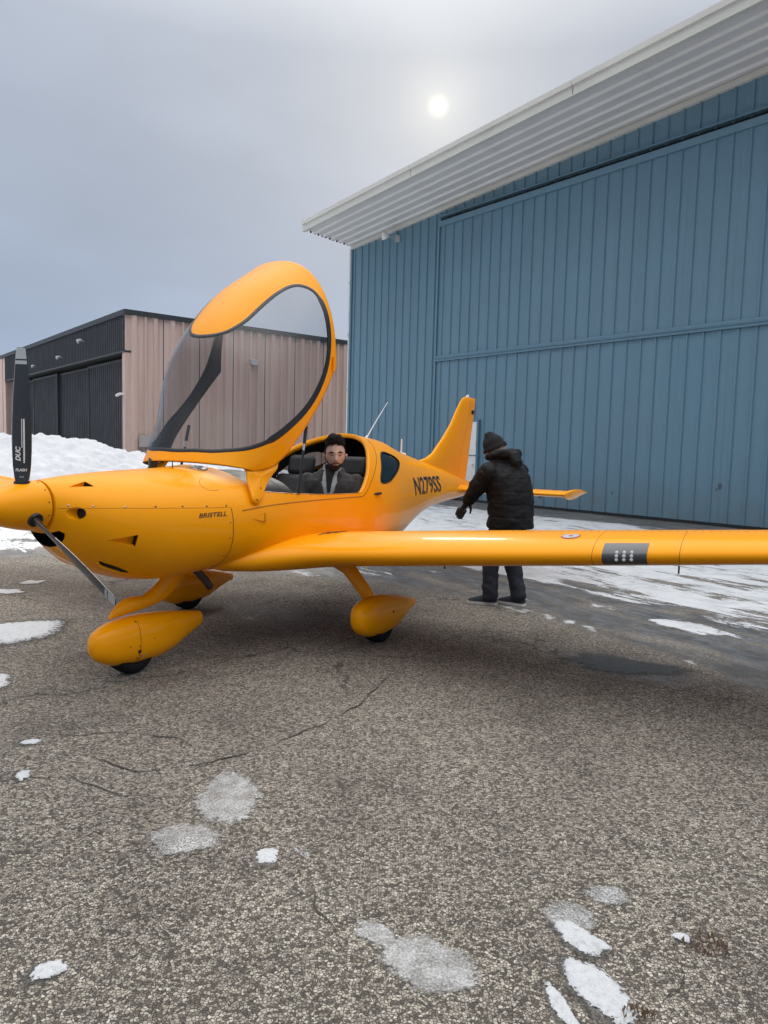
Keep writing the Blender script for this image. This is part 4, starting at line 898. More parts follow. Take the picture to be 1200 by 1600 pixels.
for s_ in (1,-1):
    rg=[]
    for y,le,ch,z,tc in [(.02,-3.42,.72,.985,.13),(.20,-3.44,.70,.985,.13),(.7,-3.47,.67,.985,.125),(1.40,-3.50,.62,.985,.12)]:
        rg.append([(le-c*ch,s_*y,z+h*ch) for c,h in airfoil(26,tc,0,1,0)])
    hs=MB().rings(rg).build('tailplane',M['paint'],plane,True,45)
    rg=[]
    for y,le,ch,z,tc in [(1.402,-3.47,.655,.985,.15),(1.43,-3.50,.63,1.005,.14),(1.47,-3.62,.53,1.03,.10),(1.50,-3.78,.37,1.04,.05)]:
        rg.append([(le-c*ch,s_*y,z+h*ch-(c*.05)) for c,h in airfoil(26,tc,0,1,0)])
    MB().rings(rg).build('tip_horn',M['paint'],hs,True,45)
    mb=MB(); mb.tube([(-3.35,s_*.06,.985),(-3.5,s_*.12,.985),(-3.8,s_*.11,.985),(-4.1,s_*.05,.985)],[.03,.075,.07,.02],16,.8); mb.build('root_fairing',M['paint'],hs)
    for yy in (.5,1.0): mb=MB(); mb.box((-3.90,s_*yy,.94),(.10,.012,.05)); mb.build('hinge_bracket',M['trim'],hs,False)
# antennas
mb=MB(); mb.tube([(-1.395,0,1.545),(-1.60,0,1.74),(-1.815,0,1.93)],[.006,.005,.003],8); mb.tube([(-1.38,0,1.54),(-1.42,0,1.575)],[.016,.008],10); mb.build('whip_antenna',M['white'],plane)
lathe('gps_antenna',[(.055,-.02),(.055,.010),(.045,.022),(.001,.026)],M['white'],plane,(-2.14,0,1.395)); mb=MB(); mb.tube([(-2.14,0,1.40),(-2.145,0,1.565)],[.010,.008],10); mb.build('stub_antenna',M['white'],plane)
mb=MB(); mb.tube([(1.20,.06,1.28),(1.20,.06,1.335)],.0035,6); mb.build('deck_pin',M['trim'],plane)
# door latch on the port side
mb=MB(); q=fus_side(-.585,1.077); mb.tube([tuple(q+np.array([.055,.004,0])),tuple(q+np.array([.02,.010,0])),tuple(q+np.array([-.05,.010,.002]))],[.006,.011,.010],10); mb.build('canopy_latch',M['trim'],plane)
# ---------------- undercarriage
def pant(name,x0,x1,y,prof,wid,cutz,parent):
    """prof: list of (x, ztop, zbottom, half width); lower edge is open over the tyre"""
    P=np.array(prof); rg=[]
    for x in np.concatenate([x0-(x0-x1)*(1-np.cos(np.linspace(0,np.pi*.5,26)))*.5, np.linspace((x0+x1)/2,x1,26)[1:]]):
        zt,zb,hwid=[float(hermite(P[::-1,0],P[::-1,k],x)) for k in (1,2,3)]; zc=(zt+zb)/2; ring=[]
        for k in range(40):
            a=2*math.pi*k/40; n=2.3; ring.append((x,y+hwid*math.copysign(abs(math.cos(a))**(2/n),math.cos(a)),zc+(zt-zc)*math.copysign(abs(math.sin(a))**(2/n),math.sin(a))))
        rg.append(ring)
    return MB().rings(rg).build(name,M['paint'],parent,True,60)
def wheel(x,y,r,w,parent,name='wheel'):
    e=empty(name,(x,y,r),0,parent)
    prof=[(r*.55,-w*.40),(r*.62,-w*.5),(r*.86,-w*.5),(r*.97,-w*.36),(r,-w*.12),(r,w*.12),(r*.97,w*.36),(r*.86,w*.5),(r*.62,w*.5),(r*.55,w*.40)]
    lathe('tyre',prof,M['tyre'],e,(0,0,0),(0,1,0),44,50); lathe('rim',[(r*.2,-w*.42),(r*.56,-w*.36),(r*.56,w*.36),(r*.2,w*.42)],M['hub'],e,(0,0,0),(0,1,0),28,30); return e
for s_ in (1,-1):
    gear=empty('main_gear',(0,0,0),0,plane)
    pant('wheel_fairing',.335,-.57,s_*.97,[(.335,.255,.222,.012),(.315,.302,.16,.052),(.26,.338,.105,.082),(.16,.358,.07,.10),(.0,.356,.055,.104),(-.18,.335,.07,.096),(-.36,.295,.125,.072),(-.50,.258,.165,.045),(-.57,.240,.172,.028)],.12,0,gear)
    wheel(0.0,s_*.97,.165,.13,plane,'main_wheel')
    mb=MB(); path=[(-.06,s_*.50,.60),(-.03,s_*.66,.545),(.02,s_*.80,.44),(.05,s_*.92,.335),(.05,s_*.95,.29)]; mb.tube(path,[.075,.068,.058,.052,.05],20,.30,(1,0,0)); 
    leg=mb.build('leg',M['paint'],gear)
    mb=MB(); side_y=s_*1.068; mb.tube([(-.05,side_y,.235),(-.05,side_y+.008*s_,.235)],.010,10); mb.build('fairing_screw',M['trim'],gear)
ng=empty('nose_gear',(0,0,0),0,plane)
NY=.045
pant('wheel_fairing',1.845,.93,NY,[(1.845,.25,.215,.012),(1.825,.295,.16,.05),(1.77,.33,.115,.08),(1.68,.355,.08,.098),(1.52,.366,.06,.103),(1.38,.356,.056,.10),(1.22,.338,.080,.082),(1.08,.314,.130,.056),(.93,.286,.188,.032)],.12,0,ng)
wheel(1.535,NY,.165,.125,plane,'nose_wheel')
# leg fairing: flat tapering blade sweeping forward and down from the cowl
rg=[]
for (xa,za,xb,zb,hwid) in [(.99,.66,1.27,.66,.032),(1.03,.575,1.27,.57,.032),(1.13,.49,1.345,.515,.030),(1.235,.425,1.44,.472,.030),(1.33,.402,1.505,.484,.038),(1.42,.392,1.575,.478,.045),(1.51,.384,1.635,.450,.042),(1.60,.376,1.68,.412,.026),(1.69,.368,1.708,.376,.004)]:
    rg.append([(xa+(xb-xa)*(.5-.5*math.cos(2*math.pi*k/24)),NY*0.8+hwid*math.sin(2*math.pi*k/24),za+(zb-za)*(.5-.5*math.cos(2*math.pi*k/24))) for k in range(24)])
MB().rings(rg).build('leg_fairing',M['paint'],ng,True,60)
def pside(x,z,name,m,r):   # small fittings on the port face of the nose fairing
    P=np.array([(1.845,.25,.215,.012),(1.825,.295,.16,.05),(1.77,.33,.115,.08),(1.68,.355,.08,.098),(1.52,.366,.06,.103),(1.38,.356,.056,.10),(1.22,.338,.080,.082),(1.08,.314,.130,.056),(.93,.286,.188,.032)])
    zt,zb,hwid=[float(hermite(P[::-1,0],P[::-1,k],x)) for k in (1,2,3)]; zc=(zt+zb)/2; k=min(.999,abs(z-zc)/(zt-zc)); y=NY+hwid*(1-k**2.3)**(1/2.3); mb=MB(); mb.tube([(x,y-.004,z),(x,y+.002,z)],r,10); mb.build(name,m,ng)
for x,z,r,m in [(1.555,.155,.013,'void'),(1.56,.34,.005,'trim'),(1.56,.19,.004,'trim'),(1.63,.20,.005,'seam'),(1.44,.215,.004,'trim'),(1.565,.115,.004,'trim'),(1.525,.118,.008,'steel'),(1.50,.115,.006,'steel')]: pside(x,z,'fairing_screw',M[m],r)
v=[];f=[]
for i,z in enumerate(np.linspace(.09,.345,24)):
    P=.118; zc=.212; k=min(.98,abs(z-zc)/.153); y=NY+.1025*(1-k**2.3)**(1/2.3)+.0012; v+= [(1.548,y,z),(1.552,y,z)]
    if i: f.append((2*i-2,2*i-1,2*i+1,2*i))
obj('fairing_joint',v,f,M['seam'],ng,False)
mb=MB(); mb.tube([(1.10,.13,.68),(1.06,.14,.60),(1.00,.16,.53),(.955,.17,.47)],[.026,.027,.027,.026],16); mb.build('exhaust_pipe',M['exhaust'],plane)
mb=MB(); mb.tube([(.965,.1685,.482),(.954,.1705,.469)],.022,16); mb.build('exhaust_mouth',M['void'],plane)
# ---------------- raised canopy
CQ={'us':[.239,.391,.658,1.008,1.387],'ut':[.068,.505,.939,1.434,1.982],'h':[.231,.393,.616,.643,.524],'w':[.471,.527,.591,.604,.576],'w0':[.031,-.064,-.069,-.069,-.058],'n':2.304,'a':47.119,'px':1.028,'pz':1.08}
CK=[0,.2,.45,.7,1]
def cub(ys,x):
    xs=np.array(CK,float);ys=np.array(ys,float); m=np.gradient(ys,xs); i=np.clip(np.searchsorted(xs,x)-1,0,3); h=xs[i+1]-xs[i]; t=(x-xs[i])/h
    return (2*t**3-3*t**2+1)*ys[i]+(t**3-2*t**2+t)*h*m[i]+(-2*t**3+3*t**2)*ys[i+1]+(t**3-t**2)*h*m[i+1]
def can(s,th):
    s=np.asarray(s,float);th=np.asarray(th,float); us,ut,h,hw_,w0=[cub(CQ[k],s) for k in ('us','ut','h','w','w0')]; n=CQ['n']; C=np.cos(th);S=np.sin(th)
    y=hw_*np.sign(C)*np.abs(C)**(2/n); k=np.abs(S)**(2/n); u=us+(ut-us)*k; w=w0+(h-w0)*k; a=R(CQ['a']); ca,sa=math.cos(a),math.sin(a)
    return np.stack([CQ['px']-ca*u+sa*w,y,CQ['pz']+sa*u+ca*w],-1)
half=[(.055,90),(.058,77.7),(.068,54),(.11,31.5),(.193,18.9),(.333,10.5),(.51,5.7),(.68,4.5),(.838,6.9),(.915,13.2),(.948,23.1),(.953,34.5),(.935,45.3),(.893,54),(.84,59.1),(.758,62.1),(.652,65.1),(.557,68.4),(.495,75),(.468,82.2),(.460,90)]
GP=[(s*1.9,R(a)*.5) for s,a in half]+[(s*1.9,(math.pi-R(a))*.5) for s,a in half[-2:0:-1]]
GP=smooth_poly(GP,4)
def g_can(s,th): return poly_sd(GP,s*1.9,th*.5)
canopy=empty('canopy',(0,0,0),0,plane)
V,Fo,Fi=cut_grid(np.linspace(.022,1,200),np.linspace(0,math.pi,230),can,g_can)
V1,F1=compact(V,Fo); fr=obj('canopy_frame',V1,F1[:,::-1],[M['paint'],M['lining']],canopy)
def outward(o,c):
    me=o.data; q=sum(((Vector(p.center)-Vector(c)).dot(p.normal)>0)*1 for p in me.polygons)
    if q<len(me.polygons)/2: me.flip_normals()
outward(fr,(.55,0,1.75))
sm=fr.modifiers.new('shell','SOLIDIFY'); sm.thickness=.016; sm.offset=-1; sm.material_offset=1; sm.material_offset_rim=1; sm.use_even_offset=False
V1,F1=compact(V,Fi); gl_=obj('canopy_glass',V1,F1,M['glass'],canopy); outward(gl_,(.55,0,1.75))
gs,gt_=GP[:,0]/1.9,GP[:,1]/.5
P3=can(gs,gt_); e=1e-3; N3=np.cross(can(gs+e,gt_)-can(gs-e,gt_),can(gs,gt_+e)-can(gs,gt_-e)); N3/=np.linalg.norm(N3,axis=1)[:,None]
if ((P3-np.array([.55,0,1.75]))*N3).sum()<0: N3=-N3
wd=np.full(len(P3),.013); wd=np.where((gs>.25)&(gs<.96)&(np.minimum(gt_,math.pi-gt_)<R(40)),.021,wd)
ribbon('canopy_seal',P3,N3,wd,.003,M['trim'],canopy,True)
P4=P3-N3*.004; ribbon('inner_seal',P4,-N3,wd*1.15,.003,M['trim'],canopy,True)
# side tongues that carry the canopy pivots
for s_ in (1,-1):
    TO=smooth_poly([(.925,1.315),(.930,1.265),(.950,1.18),(.966,1.095),(.938,1.068),(.902,1.076),(.83,1.15),(.75,1.235),(.665,1.325),(.62,1.385),(.70,1.375),(.80,1.35),(.88,1.335)],4)
    ty=lambda z:np.interp(z,[1.06,1.12,1.20,1.28,1.34,1.40],[.552,.550,.535,.508,.530,.545])
    ty2=lambda x,z:float(np.interp(x,[.62,.72,.89,.95],[.542,.527,.474,.468]))*(1-(1-float(sstep(1.08,1.27,z))))+.552*(1-float(sstep(1.08,1.27,z)))
    ty3=ty2; ty2=lambda x,z:ty3(x,z)-.024*float(sstep(1.265,1.30,z+.30*(max(.0,.80-x))*-1.0))
    n=len(TO); cen=TO.mean(0); vv=[];ff=[]
    for lay,(k,dy) in enumerate([(0.0,.006),(.45,.006),(.8,.005),(.94,.003),(1.0,-.004),(1.0,-.016)]):
        q=cen+(TO-cen)*max(k,.001); vv+=[(a,s_*(ty2(a,b)+dy),b) for a,b in q]
    for k in range(5):
        for i in range(n): j=(i+1)%n; ff.append((k*n+i,(k+1)*n+i,(k+1)*n+j,k*n+j))
    tg_o=obj('pivot_tongue',vv,ff,M['paint'],canopy,True,60); outward(tg_o,(.8,0,1.2))
    for (x,z) in ((.935,1.095),(.865,1.17)): mb=MB(); y=ty2(x,z); mb.tube([(x,s_*(y+.002),z),(x,s_*(y+.010),z)],.005,10); mb.build('pivot_bolt',M['trim'],canopy)
    mb=MB(); a=Vector((.407,s_*.565,1.600)) ; b=Vector((.511,s_*.585,1.120)); m1=a.lerp(b,.26); m2=a.lerp(b,.36)
    mb.tube([a,m1],.012,10); mb.tube([m2,b],.010,10); st_=mb.build('gas_strut',M['trim'],canopy); mb=MB(); mb.tube([m1,m2],.0085,10); mb.build('strut_rod',M['steel'],canopy)
    if s_==-1: mb=MB(); q=can(.022,R(116)); mb.tube([tuple(q+np.array([-.02,0,.012])),tuple(q+np.array([-.03,-.015,-.06])),tuple(q+np.array([-.045,-.02,-.14]))],[.045,.042,.04],12,.45); mb.build('hinge_arm',M['trim'],canopy)
mb=MB(); q=can(.93,R(4)); mb.tube([tuple(q+np.array([0,.012,-.05])),tuple(q+np.array([-.005,.014,.05]))],[.012,.012],10); mb.build('canopy_handle',M['paint'],canopy)
# ---------------- cabin
def rbox(name,c,d,r,m,parent,rot=None,seg=3):
    mb=MB(); mb.box((0,0,0),d); o=mb.build(name,m,parent,True,60); o.location=c
    if rot: o.rotation_euler=rot
    bevel(o,r,seg); return o
for s_ in (1,-1):
    seat=empty('seat',(0,s_*.285,0),0,plane)
    rbox('seat_back',(-.60,0,.93),(.14,.47,.58),.06,M['leather'],seat,(0,R(-22),0)); rbox('headrest',(-.735,0,1.285),(.10,.27,.19),.045,M['leather'],seat,(0,R(-14),0)); rbox('cushion',(-.25,0,.66),(.60,.47,.14),.05,M['leather'],seat,(0,R(-8),0))
# glare shield with instrument panel below
rg=[]
for x,h in [(.40,1.215),(.43,1.25),(.55,1.272),(.75,1.270),(.92,1.255)]:
    rg.append([(x,.50*math.cos(R(a)),.95+(h-.95)*abs(math.sin(R(a)))**.55) for a in np.linspace(0,180,31)])
v=[q for r in rg for q in r]; f=[(i*31+j,i*31+j+1,(i+1)*31+j+1,(i+1)*31+j) for i in range(4) for j in range(30)]; f.append(tuple(range(31)))
obj('glare_shield',v,f,M['leather'],plane,True,50)
for y in (.24,-.05,-.30):
    rbox('display',(.396,y,1.10),(.012,.22,.15),.006,M['trim'],plane)
rbox('cabin_floor',(-.25,0,.60),(1.6,.80,.03),.01,M['lining'],plane); rbox('centre_console',(.05,0,.70),(.8,.10,.26),.03,M['lining'],plane)
for y in (.285,-.285):
    mb=MB(); mb.tube([(.12,y,.60),(.14,y,.80),(.10,y,.92)],[.012,.012,.018],10); mb.build('control_stick',M['trim'],plane)

# ------------------------------------------------------------------ people
M['skin']=simple('skin',(.56,.36,.28),.5,var=.08,vscale=30); M['hair']=simple('dark_hair',(.009,.0065,.0055),.85,spec=.15,var=.3,vscale=60,bump=.4,bscale=220); M['beard']=simple('short_beard',(.045,.028,.021),.7,var=.35,vscale=150,bump=.4,bscale=260)
M['overshirt']=simple('charcoal_overshirt',(.034,.031,.029),.85,var=.22,vscale=35,bump=.35,bscale=160); M['inner']=simple('pale_zip_top',(.42,.42,.41),.85,var=.1,vscale=30); M['tee']=simple('black_tee',(.012,.012,.013),.85)
M['puffer']=simple('black_puffer_nylon',(.0058,.0058,.0072),.68,spec=.25,var=.2,vscale=14,bump=.12,bscale=30); M['beanie']=simple('black_knit',(.008,.008,.009),.9,var=.3,vscale=80,bump=.5,bscale=140)
M['jeans']=simple('dark_navy_trousers',(.010,.012,.020),.8,var=.25,vscale=22,bump=.3,bscale=120); M['shoe']=simple('navy_suede',(.012,.016,.028),.75,var=.25); M['sole']=simple('pale_sole',(.55,.52,.47),.7,var=.15); M['glove']=simple('grey_glove',(.022,.023,.026),.6,var=.2)
M['eye_white']=simple('eye',(.55,.53,.50),.2); M['iris']=simple('iris',(.015,.010,.008),.15); M['lip']=simple('lips',(.33,.14,.115),.45); M['olive']=simple('olive_scarf',(.030,.032,.022),.9,var=.2,vscale=40)
def limb(mb,path,rad,n=18,ratio=1.0,upv=(0,0,1)):
    """tapering limb with rounded ends"""
    P=[Vector(p) for p in path]; d0=(P[0]-P[1]).normalized(); d1=(P[-1]-P[-2]).normalized(); A=[];RA=[]
    for k in range(3): a=R(80-k*30); A.append(P[0]+d0*rad[0]*math.sin(a)*.9); RA.append(rad[0]*math.cos(a)+.0005)
    B=[];RB=[]
    for k in range(3): a=R(20+k*30); B.append(P[-1]+d1*rad[-1]*math.sin(a)*.9); RB.append(rad[-1]*math.cos(a)+.0005)
    mb.tube(A+P+B,RA+list(rad)+RB,n,ratio,upv); return mb
def ell(mb,rows,n=28):
    """stack of horizontal ellipses (z, cx, cy, rx, ry[, power])"""
    rg=[]
    for r in rows:
        z,cx,cy,rx,ry=r[:5]; p=r[5] if len(r)>5 else 2.0
        rg.append([(cx+rx*math.copysign(abs(math.cos(2*math.pi*k/n))**(2/p),math.cos(2*math.pi*k/n)),cy+ry*math.copysign(abs(math.sin(2*math.pi*k/n))**(2/p),math.sin(2*math.pi*k/n)),z) for k in range(n)])
    mb.rings(rg); return mb
def remesh(name,mb,voxel,m,parent,smooth=4,xf=None,disp=None):
    v=mb.v if xf is None else [tuple(xf@Vector(q)) for q in mb.v]
    o=obj(name,v,mb.f,m,parent,True); r=o.modifiers.new('skin','REMESH'); r.mode='VOXEL'; r.voxel_size=voxel; r.use_smooth_shade=True
    s=o.modifiers.new('soft','SMOOTH'); s.iterations=smooth; s.factor=.5
    apply_mods(o)
    if len(o.data.materials)==0: o.data.materials.append(m)
    if disp is not None:
        me=o.data; n=len(me.vertices); co=np.empty(n*3); me.vertices.foreach_get('co',co); co=co.reshape(-1,3); nr=np.empty(n*3); me.vertices.foreach_get('normal',nr); nr=nr.reshape(-1,3)
        me.vertices.foreach_set('co',(co+nr*disp(co,nr)[:,None]).ravel()); me.update()
    o.data.polygons.foreach_set('use_smooth',np.ones(len(o.data.polygons),bool)); return o
def head_grid(off=lambda lam,phi,p:0.0,nl=72,nf=56):
    """head in its own axes: +x face, +y left, z up, centre at eye level; returns grid of points"""
    L=np.linspace(-math.pi,math.pi,nl,endpoint=False); F=np.linspace(-math.pi/2,math.pi/2,nf); lam,phi=np.meshgrid(L,F,indexing='ij')
    cx,sx,cz,sz=np.cos(lam),np.sin(lam),np.cos(phi),np.sin(phi)
    wy=.074*(1-.20*sstep(0,-1,sz)*1.2); dx=np.where(cx>0,.090,.100)
    x=dx*cx*cz; y=wy*sx*cz; z=.115*sz+.004
    x=np.where((z<-.02)&(cx>0),x+.012*sstep(-.02,-.09,z)*cx*cz,x)       # chin forward
    x=np.where((z<-.03)&(cx<0),x*(1-.45*sstep(-.03,-.11,z)),x)           # neck hollow behind
    fr_=np.exp(-(y/.013)**2)*(cx>0)
    x=x+.026*np.exp(-((z+.032)/.016)**2)*fr_+.014*np.exp(-((z+.008)/.022)**2)*np.exp(-(y/.009)**2)*(cx>0)   # nose
    x=x-.012*(np.exp(-((np.abs(y)-.032)/.014)**2-((z-.002)/.012)**2))*(cx>0)   # sockets
    x=x+.006*np.exp(-((z-.022)/.010)**2)*np.exp(-(y/.05)**2)*(cx>0)            # brow
    x=x+.006*np.exp(-((z+.066)/.008)**2)*np.exp(-(y/.02)**2)*(cx>0)            # lips
    x=x+.006*np.exp(-((z+.098)/.014)**2)*np.exp(-(y/.02)**2)*(cx>0)            # chin
    P=np.stack([x,y,z],-1); return lam,phi,P
def grid_faces(nl,nf,mask=None):
    f=[]
    for i in range(nl):
        for j in range(nf-1):
            a=(i*nf+j,((i+1)%nl)*nf+j,((i+1)%nl)*nf+j+1,i*nf+j+1)
            if mask is None or all(mask[q] for q in a): f.append(a)
    return f
def put_head(body_mb,parent,T,hair_fn=None,beard_fn=None):
    """adds the skin of head and ears to body_mb (in parent axes) and builds the hair, beard and eyes as children; T maps head axes to parent axes"""
    lam,phi,P=head_grid(); nl,nf=lam.shape; V=[tuple(T@Vector(q)) for q in P.reshape(-1,3)]; body_mb.add(V,grid_faces(nl,nf))
    for s in (1,-1):
        limb(body_mb,[T@Vector((-.002,s*.072,.020)),T@Vector((-.012,s*.082,.004)),T@Vector((-.004,s*.074,-.026))],[.010,.013,.008],10)
    P=P.reshape(-1,3); N=P/np.linalg.norm(P*np.array([1,1,.8]),axis=1)[:,None]
    def shell(name,fn,m):
        d=fn(P); Q=P+N*np.maximum(d,0)[:,None]-N*(.004*(d<=0))[:,None]; mk=d>-.001
        o=obj(name,[tuple(T@Vector(q)) for q in Q],grid_faces(nl,nf,mk),m,parent); sol=o.modifiers.new('s','SOLIDIFY'); sol.thickness=.004; return o
    if hair_fn: shell('hair',hair_fn,M['hair'])
    if beard_fn: shell('beard',beard_fn,M['beard'])
    for s in (1,-1):
        for nm,c,r,m,q in (('eye',(.0768,s*.031,.001),.0092,M['eye_white'],.42),('iris',(.0815,s*.031,.001),.0050,M['iris'],.75)):
            mb=MB(); rg=[]
            for i in range(7):
                a=R(-80+160*i/6); rg.append([tuple(T@Vector((c[0]+r*math.cos(a)*math.cos(2*math.pi*k/12)*.6,c[1]+r*math.cos(a)*math.sin(2*math.pi*k/12),c[2]+r*math.sin(a)*q))) for k in range(12)])
            mb.rings(rg).build(nm,m,parent)
        mb=MB(); mb.tube([T@Vector((.087,s*.014,.021)),T@Vector((.086,s*.032,.027)),T@Vector((.074,s*.050,.020))],[.0045,.006,.003],8); mb.build('eyebrow',M['hair'],parent)
    mb=MB(); mb.tube([T@Vector((.090,.022,-.064)),T@Vector((.101,.0,-.062)),T@Vector((.090,-.022,-.064))],[.003,.0062,.003],10,.75); mb.build('lips',M['lip'],parent)
def hand(mb,T,curl=.5,k=1.0,thumb=1,fat=1.0):
    """palm and five fingers; hand axes: x towards the fingertips, y across (thumb side positive*thumb), z back of hand"""
    tf=lambda p:T@Vector((p[0]*k,p[1]*k*thumb,p[2]*k))
    limb(mb,[tf((0,0,0)),tf((.045,.002,0)),tf((.085,0,-.002))],[.030*k,.040*k,.036*k],14,.42)
    for i,(y,L) in enumerate(((.030,.072),(.010,.080),(-.011,.074),(-.030,.058))):
        p=np.array([.088,y,0.]); a=0; pts=[tuple(p)]
        for q in (.45,.32,.23): a-=curl*(.55+.15*i*.5); p=p+np.array([math.cos(a),.02*(1.5-i)*.3,math.sin(a)])*L*q; pts.append(tuple(p))
        limb(mb,[tf(q) for q in pts],[.0095*k*fat,.009*k*fat,.0082*k*fat,.0068*k*fat],10)
    limb(mb,[tf((.015,.028,-.006)),tf((.045,.055,-.018)),tf((.072,.062,-.030))],[.013*k,.0105*k,.008*k],10)

# --- pilot in the port seat (pilot axes: seated at origin, +x forward, then turned towards the camera)
pilot=bpy.data.objects.new('person',None)
hip=Vector((-.335,.29,.735)); TW=Matrix.Translation(Vector(plane.location))@Matrix.Rotation(R(-119),4,'Z')
def PT(p,yaw=0): q=Matrix.Rotation(R(yaw),3,'Z')@Vector(p); return hip+q
mb=MB(); YW=26
T3=Matrix.Translation(hip)@Matrix.Rotation(R(YW),4,'Z')@Matrix.Rotation(R(-12),4,'Y')
tb=MB(); ell(tb,[(-.08,0,0,.08,.12),(-.02,0,0,.11,.165),(.10,0,0,.105,.155),(.25,.005,0,.11,.165),(.38,.01,0,.115,.185),(.46,.0,0,.10,.19),(.51,-.01,0,.07,.13),(.535,-.01,0,.05,.06),(.57,0,0,.045,.048),(.66,.02,0,.045,.05)])
mb.add([tuple(T3@Vector(q)) for q in tb.v],tb.f)
headc=Vector((-.368,.315,1.393)); TH=Matrix.Translation(headc)@Matrix.Scale(1.15,4)@Matrix.Rotation(R(36),4,'Z')@Matrix.Rotation(R(2),4,'X')@Matrix.Rotation(R(3),4,'Y')
neck0=T3@Vector((0,0,.53)); limb(mb,[neck0,neck0.lerp(headc,.45),headc+Vector((-.02,-.01,-.05))],[.054,.050,.050],16)
arms=MB()
for s in (1,-1):
    sh=T3@Vector((-.01,s*.205,.445)); el=T3@Vector((.08,s*.255,.19)); wr=T3@Vector((.29,s*.10,.10)); limb(mb,[sh,sh.lerp(el,.5),el],[.052,.046,.040]); limb(mb,[el,el.lerp(wr,.5),wr],[.040,.036,.028])
    limb(arms,[sh+Vector((0,0,.0)),sh.lerp(el,.5),el],[.078,.068,.062]); limb(arms,[el,el.lerp(wr,.5),wr],[.062,.055,.046])
    d=(wr-el).normalized(); zx=Vector((0,0,1)); yy=zx.cross(d).normalized(); zz_=d.cross(yy); hand(mb,Matrix.Translation(wr+d*.02)@Matrix((d,yy,zz_)).transposed().to_4x4(),.55,1.0,-s)
    th0=hip+Vector((.02,s*.10,.02)); kn=hip+Vector((.48,s*.13,.13)); an=hip+Vector((.82,s*.12,-.04)); limb(mb,[th0,th0.lerp(kn,.5),kn],[.085,.075,.058]); limb(mb,[kn,kn.lerp(an,.5),an],[.056,.050,.038]); limb(mb,[an,an+Vector((.10,0,.02)),an+Vector((.17,0,.05))],[.04,.042,.03])
hb=MB(); lam,phi,P=head_grid()
hair_n=lambda P:np.array([noise.noise(tuple(q*55)) for q in P])
def pilot_hair(P):
    x,y,z=P.T; line=np.where(x>0,.070-.35*np.maximum(0,.075-x)-.0*y,.0-.35*np.maximum(0,-x)); line=np.where((x<.035)&(x>-.02)&(np.abs(y)>.05),.004,line); line=np.where(x<-.02,-.045,line)
    d=z-line; th=.005+.016*sstep(.045,.10,z)+.008*sstep(.05,.09,z)*(x>.0); return np.where(d>0,np.minimum(th,d*1.4+.004)+.009*hair_n(P)*sstep(.03,.07,z),-.01)
def pilot_beard(P):
    x,y,z=P.T; jaw=(z<-.034)&(x>-.012)&(z>-.118); mouth=(np.abs(y)<.020)&(np.abs(z+.064)<.007)&(x>.05); nose_=(np.abs(y)<.016)&(z>-.046)&(x>.05); cheek=(np.abs(y)<.047)&(z>-.050)&(x>.03)&~((np.abs(y)<.028)&(z<-.047)); chk2=(z>-.052)&(x>.035)&(np.abs(y)>.026)&(np.abs(y)<.055)
    side=(z<-.0)&(np.abs(y)>.058)&(x>-.012)&(x<.022); ok=(jaw&~mouth&~nose_&~cheek&~chk2)|side; return np.where(ok,.0045+.003*hair_n(P),-.01)
pm=MB(); pm.add(mb.v,mb.f)
pilot_o=None
lamh=MB(); 
tmp_parent=plane
# the body is the top-level thing; its clothes and hair are children (all in aircraft axes, placed by the parent's matrix)
pilot=obj('person',[(0,0,0),(0.001,0,0),(0,.001,0)],[(0,1,2)],M['skin'])
pilot.matrix_world=TW; tag(pilot,'bearded dark-haired man in charcoal overshirt sitting in the open cockpit','person')
put_head(pm,pilot,TH,pilot_hair,pilot_beard)
bodyo=remesh('body_tmp',pm,.0065,M['skin'],None,2); old=pilot.data; pilot.data=bodyo.data; bpy.data.objects.remove(bodyo)
# overshirt, open at the front
js=MB(); rg=[]
zs=np.linspace(-.06,.535,30)
for z in zs:
    rx=float(np.interp(z,[-.06,.1,.25,.38,.46,.50,.535],[.150,.140,.150,.155,.138,.108,.080])); ry=float(np.interp(z,[-.06,.1,.25,.38,.46,.50,.535],[.205,.195,.215,.245,.238,.170,.095])); gap=float(np.interp(z,[-.06,.25,.40,.535],[.05,.10,.24,.62])); ring=[]
    for k in range(61): a=gap+(2*math.pi-2*gap)*k/60; ring.append((rx*math.cos(a)+(.005 if z<.45 else -.012),ry*math.sin(a),z))
    rg.append(ring)
n=61; v=[q for r in rg for q in r]; f=[(i*n+j,i*n+j+1,(i+1)*n+j+1,(i+1)*n+j) for i in range(len(rg)-1) for j in range(n-1)]
sh_=obj('shell_tmp',v,f,M['overshirt']); sm=sh_.modifiers.new('s','SOLIDIFY'); sm.thickness=.022; sm.offset=-1; apply_mods(sh_)
jm=MB(); jm.add([tuple(T3@q.co) for q in sh_.data.vertices],[tuple(p.vertices) for p in sh_.data.polygons]); bpy.data.objects.remove(sh_); jm.add(arms.v,arms.f)
for s in (1,-1):   # fold-down collar wings
    limb(jm,[T3@Vector((-.085,s*.02,.565)),T3@Vector((-.055,s*.075,.560)),T3@Vector((.02,s*.090,.535)),T3@Vector((.085,s*.075,.485)),T3@Vector((.112,s*.070,.435))],[.020,.022,.022,.022,.012],12,.62)
def fold(co,nr):
    return np.array([.006*noise.noise(tuple(q*13))+.0045*noise.noise((q[0]*30,q[1]*30,q[2]*14)) for q in co])
remesh('overshirt',jm,.0085,M['overshirt'],pilot,3,None,fold)
im=MB(); rows=[(-.06,0,0,.118,.168),(.1,0,0,.110,.160),(.25,.006,0,.122,.165),(.38,.012,0,.128,.165),(.46,.004,0,.112,.140),(.50,-.002,0,.09,.105),(.535,-.004,0,.072,.082),(.585,.006,0,.066,.072)]
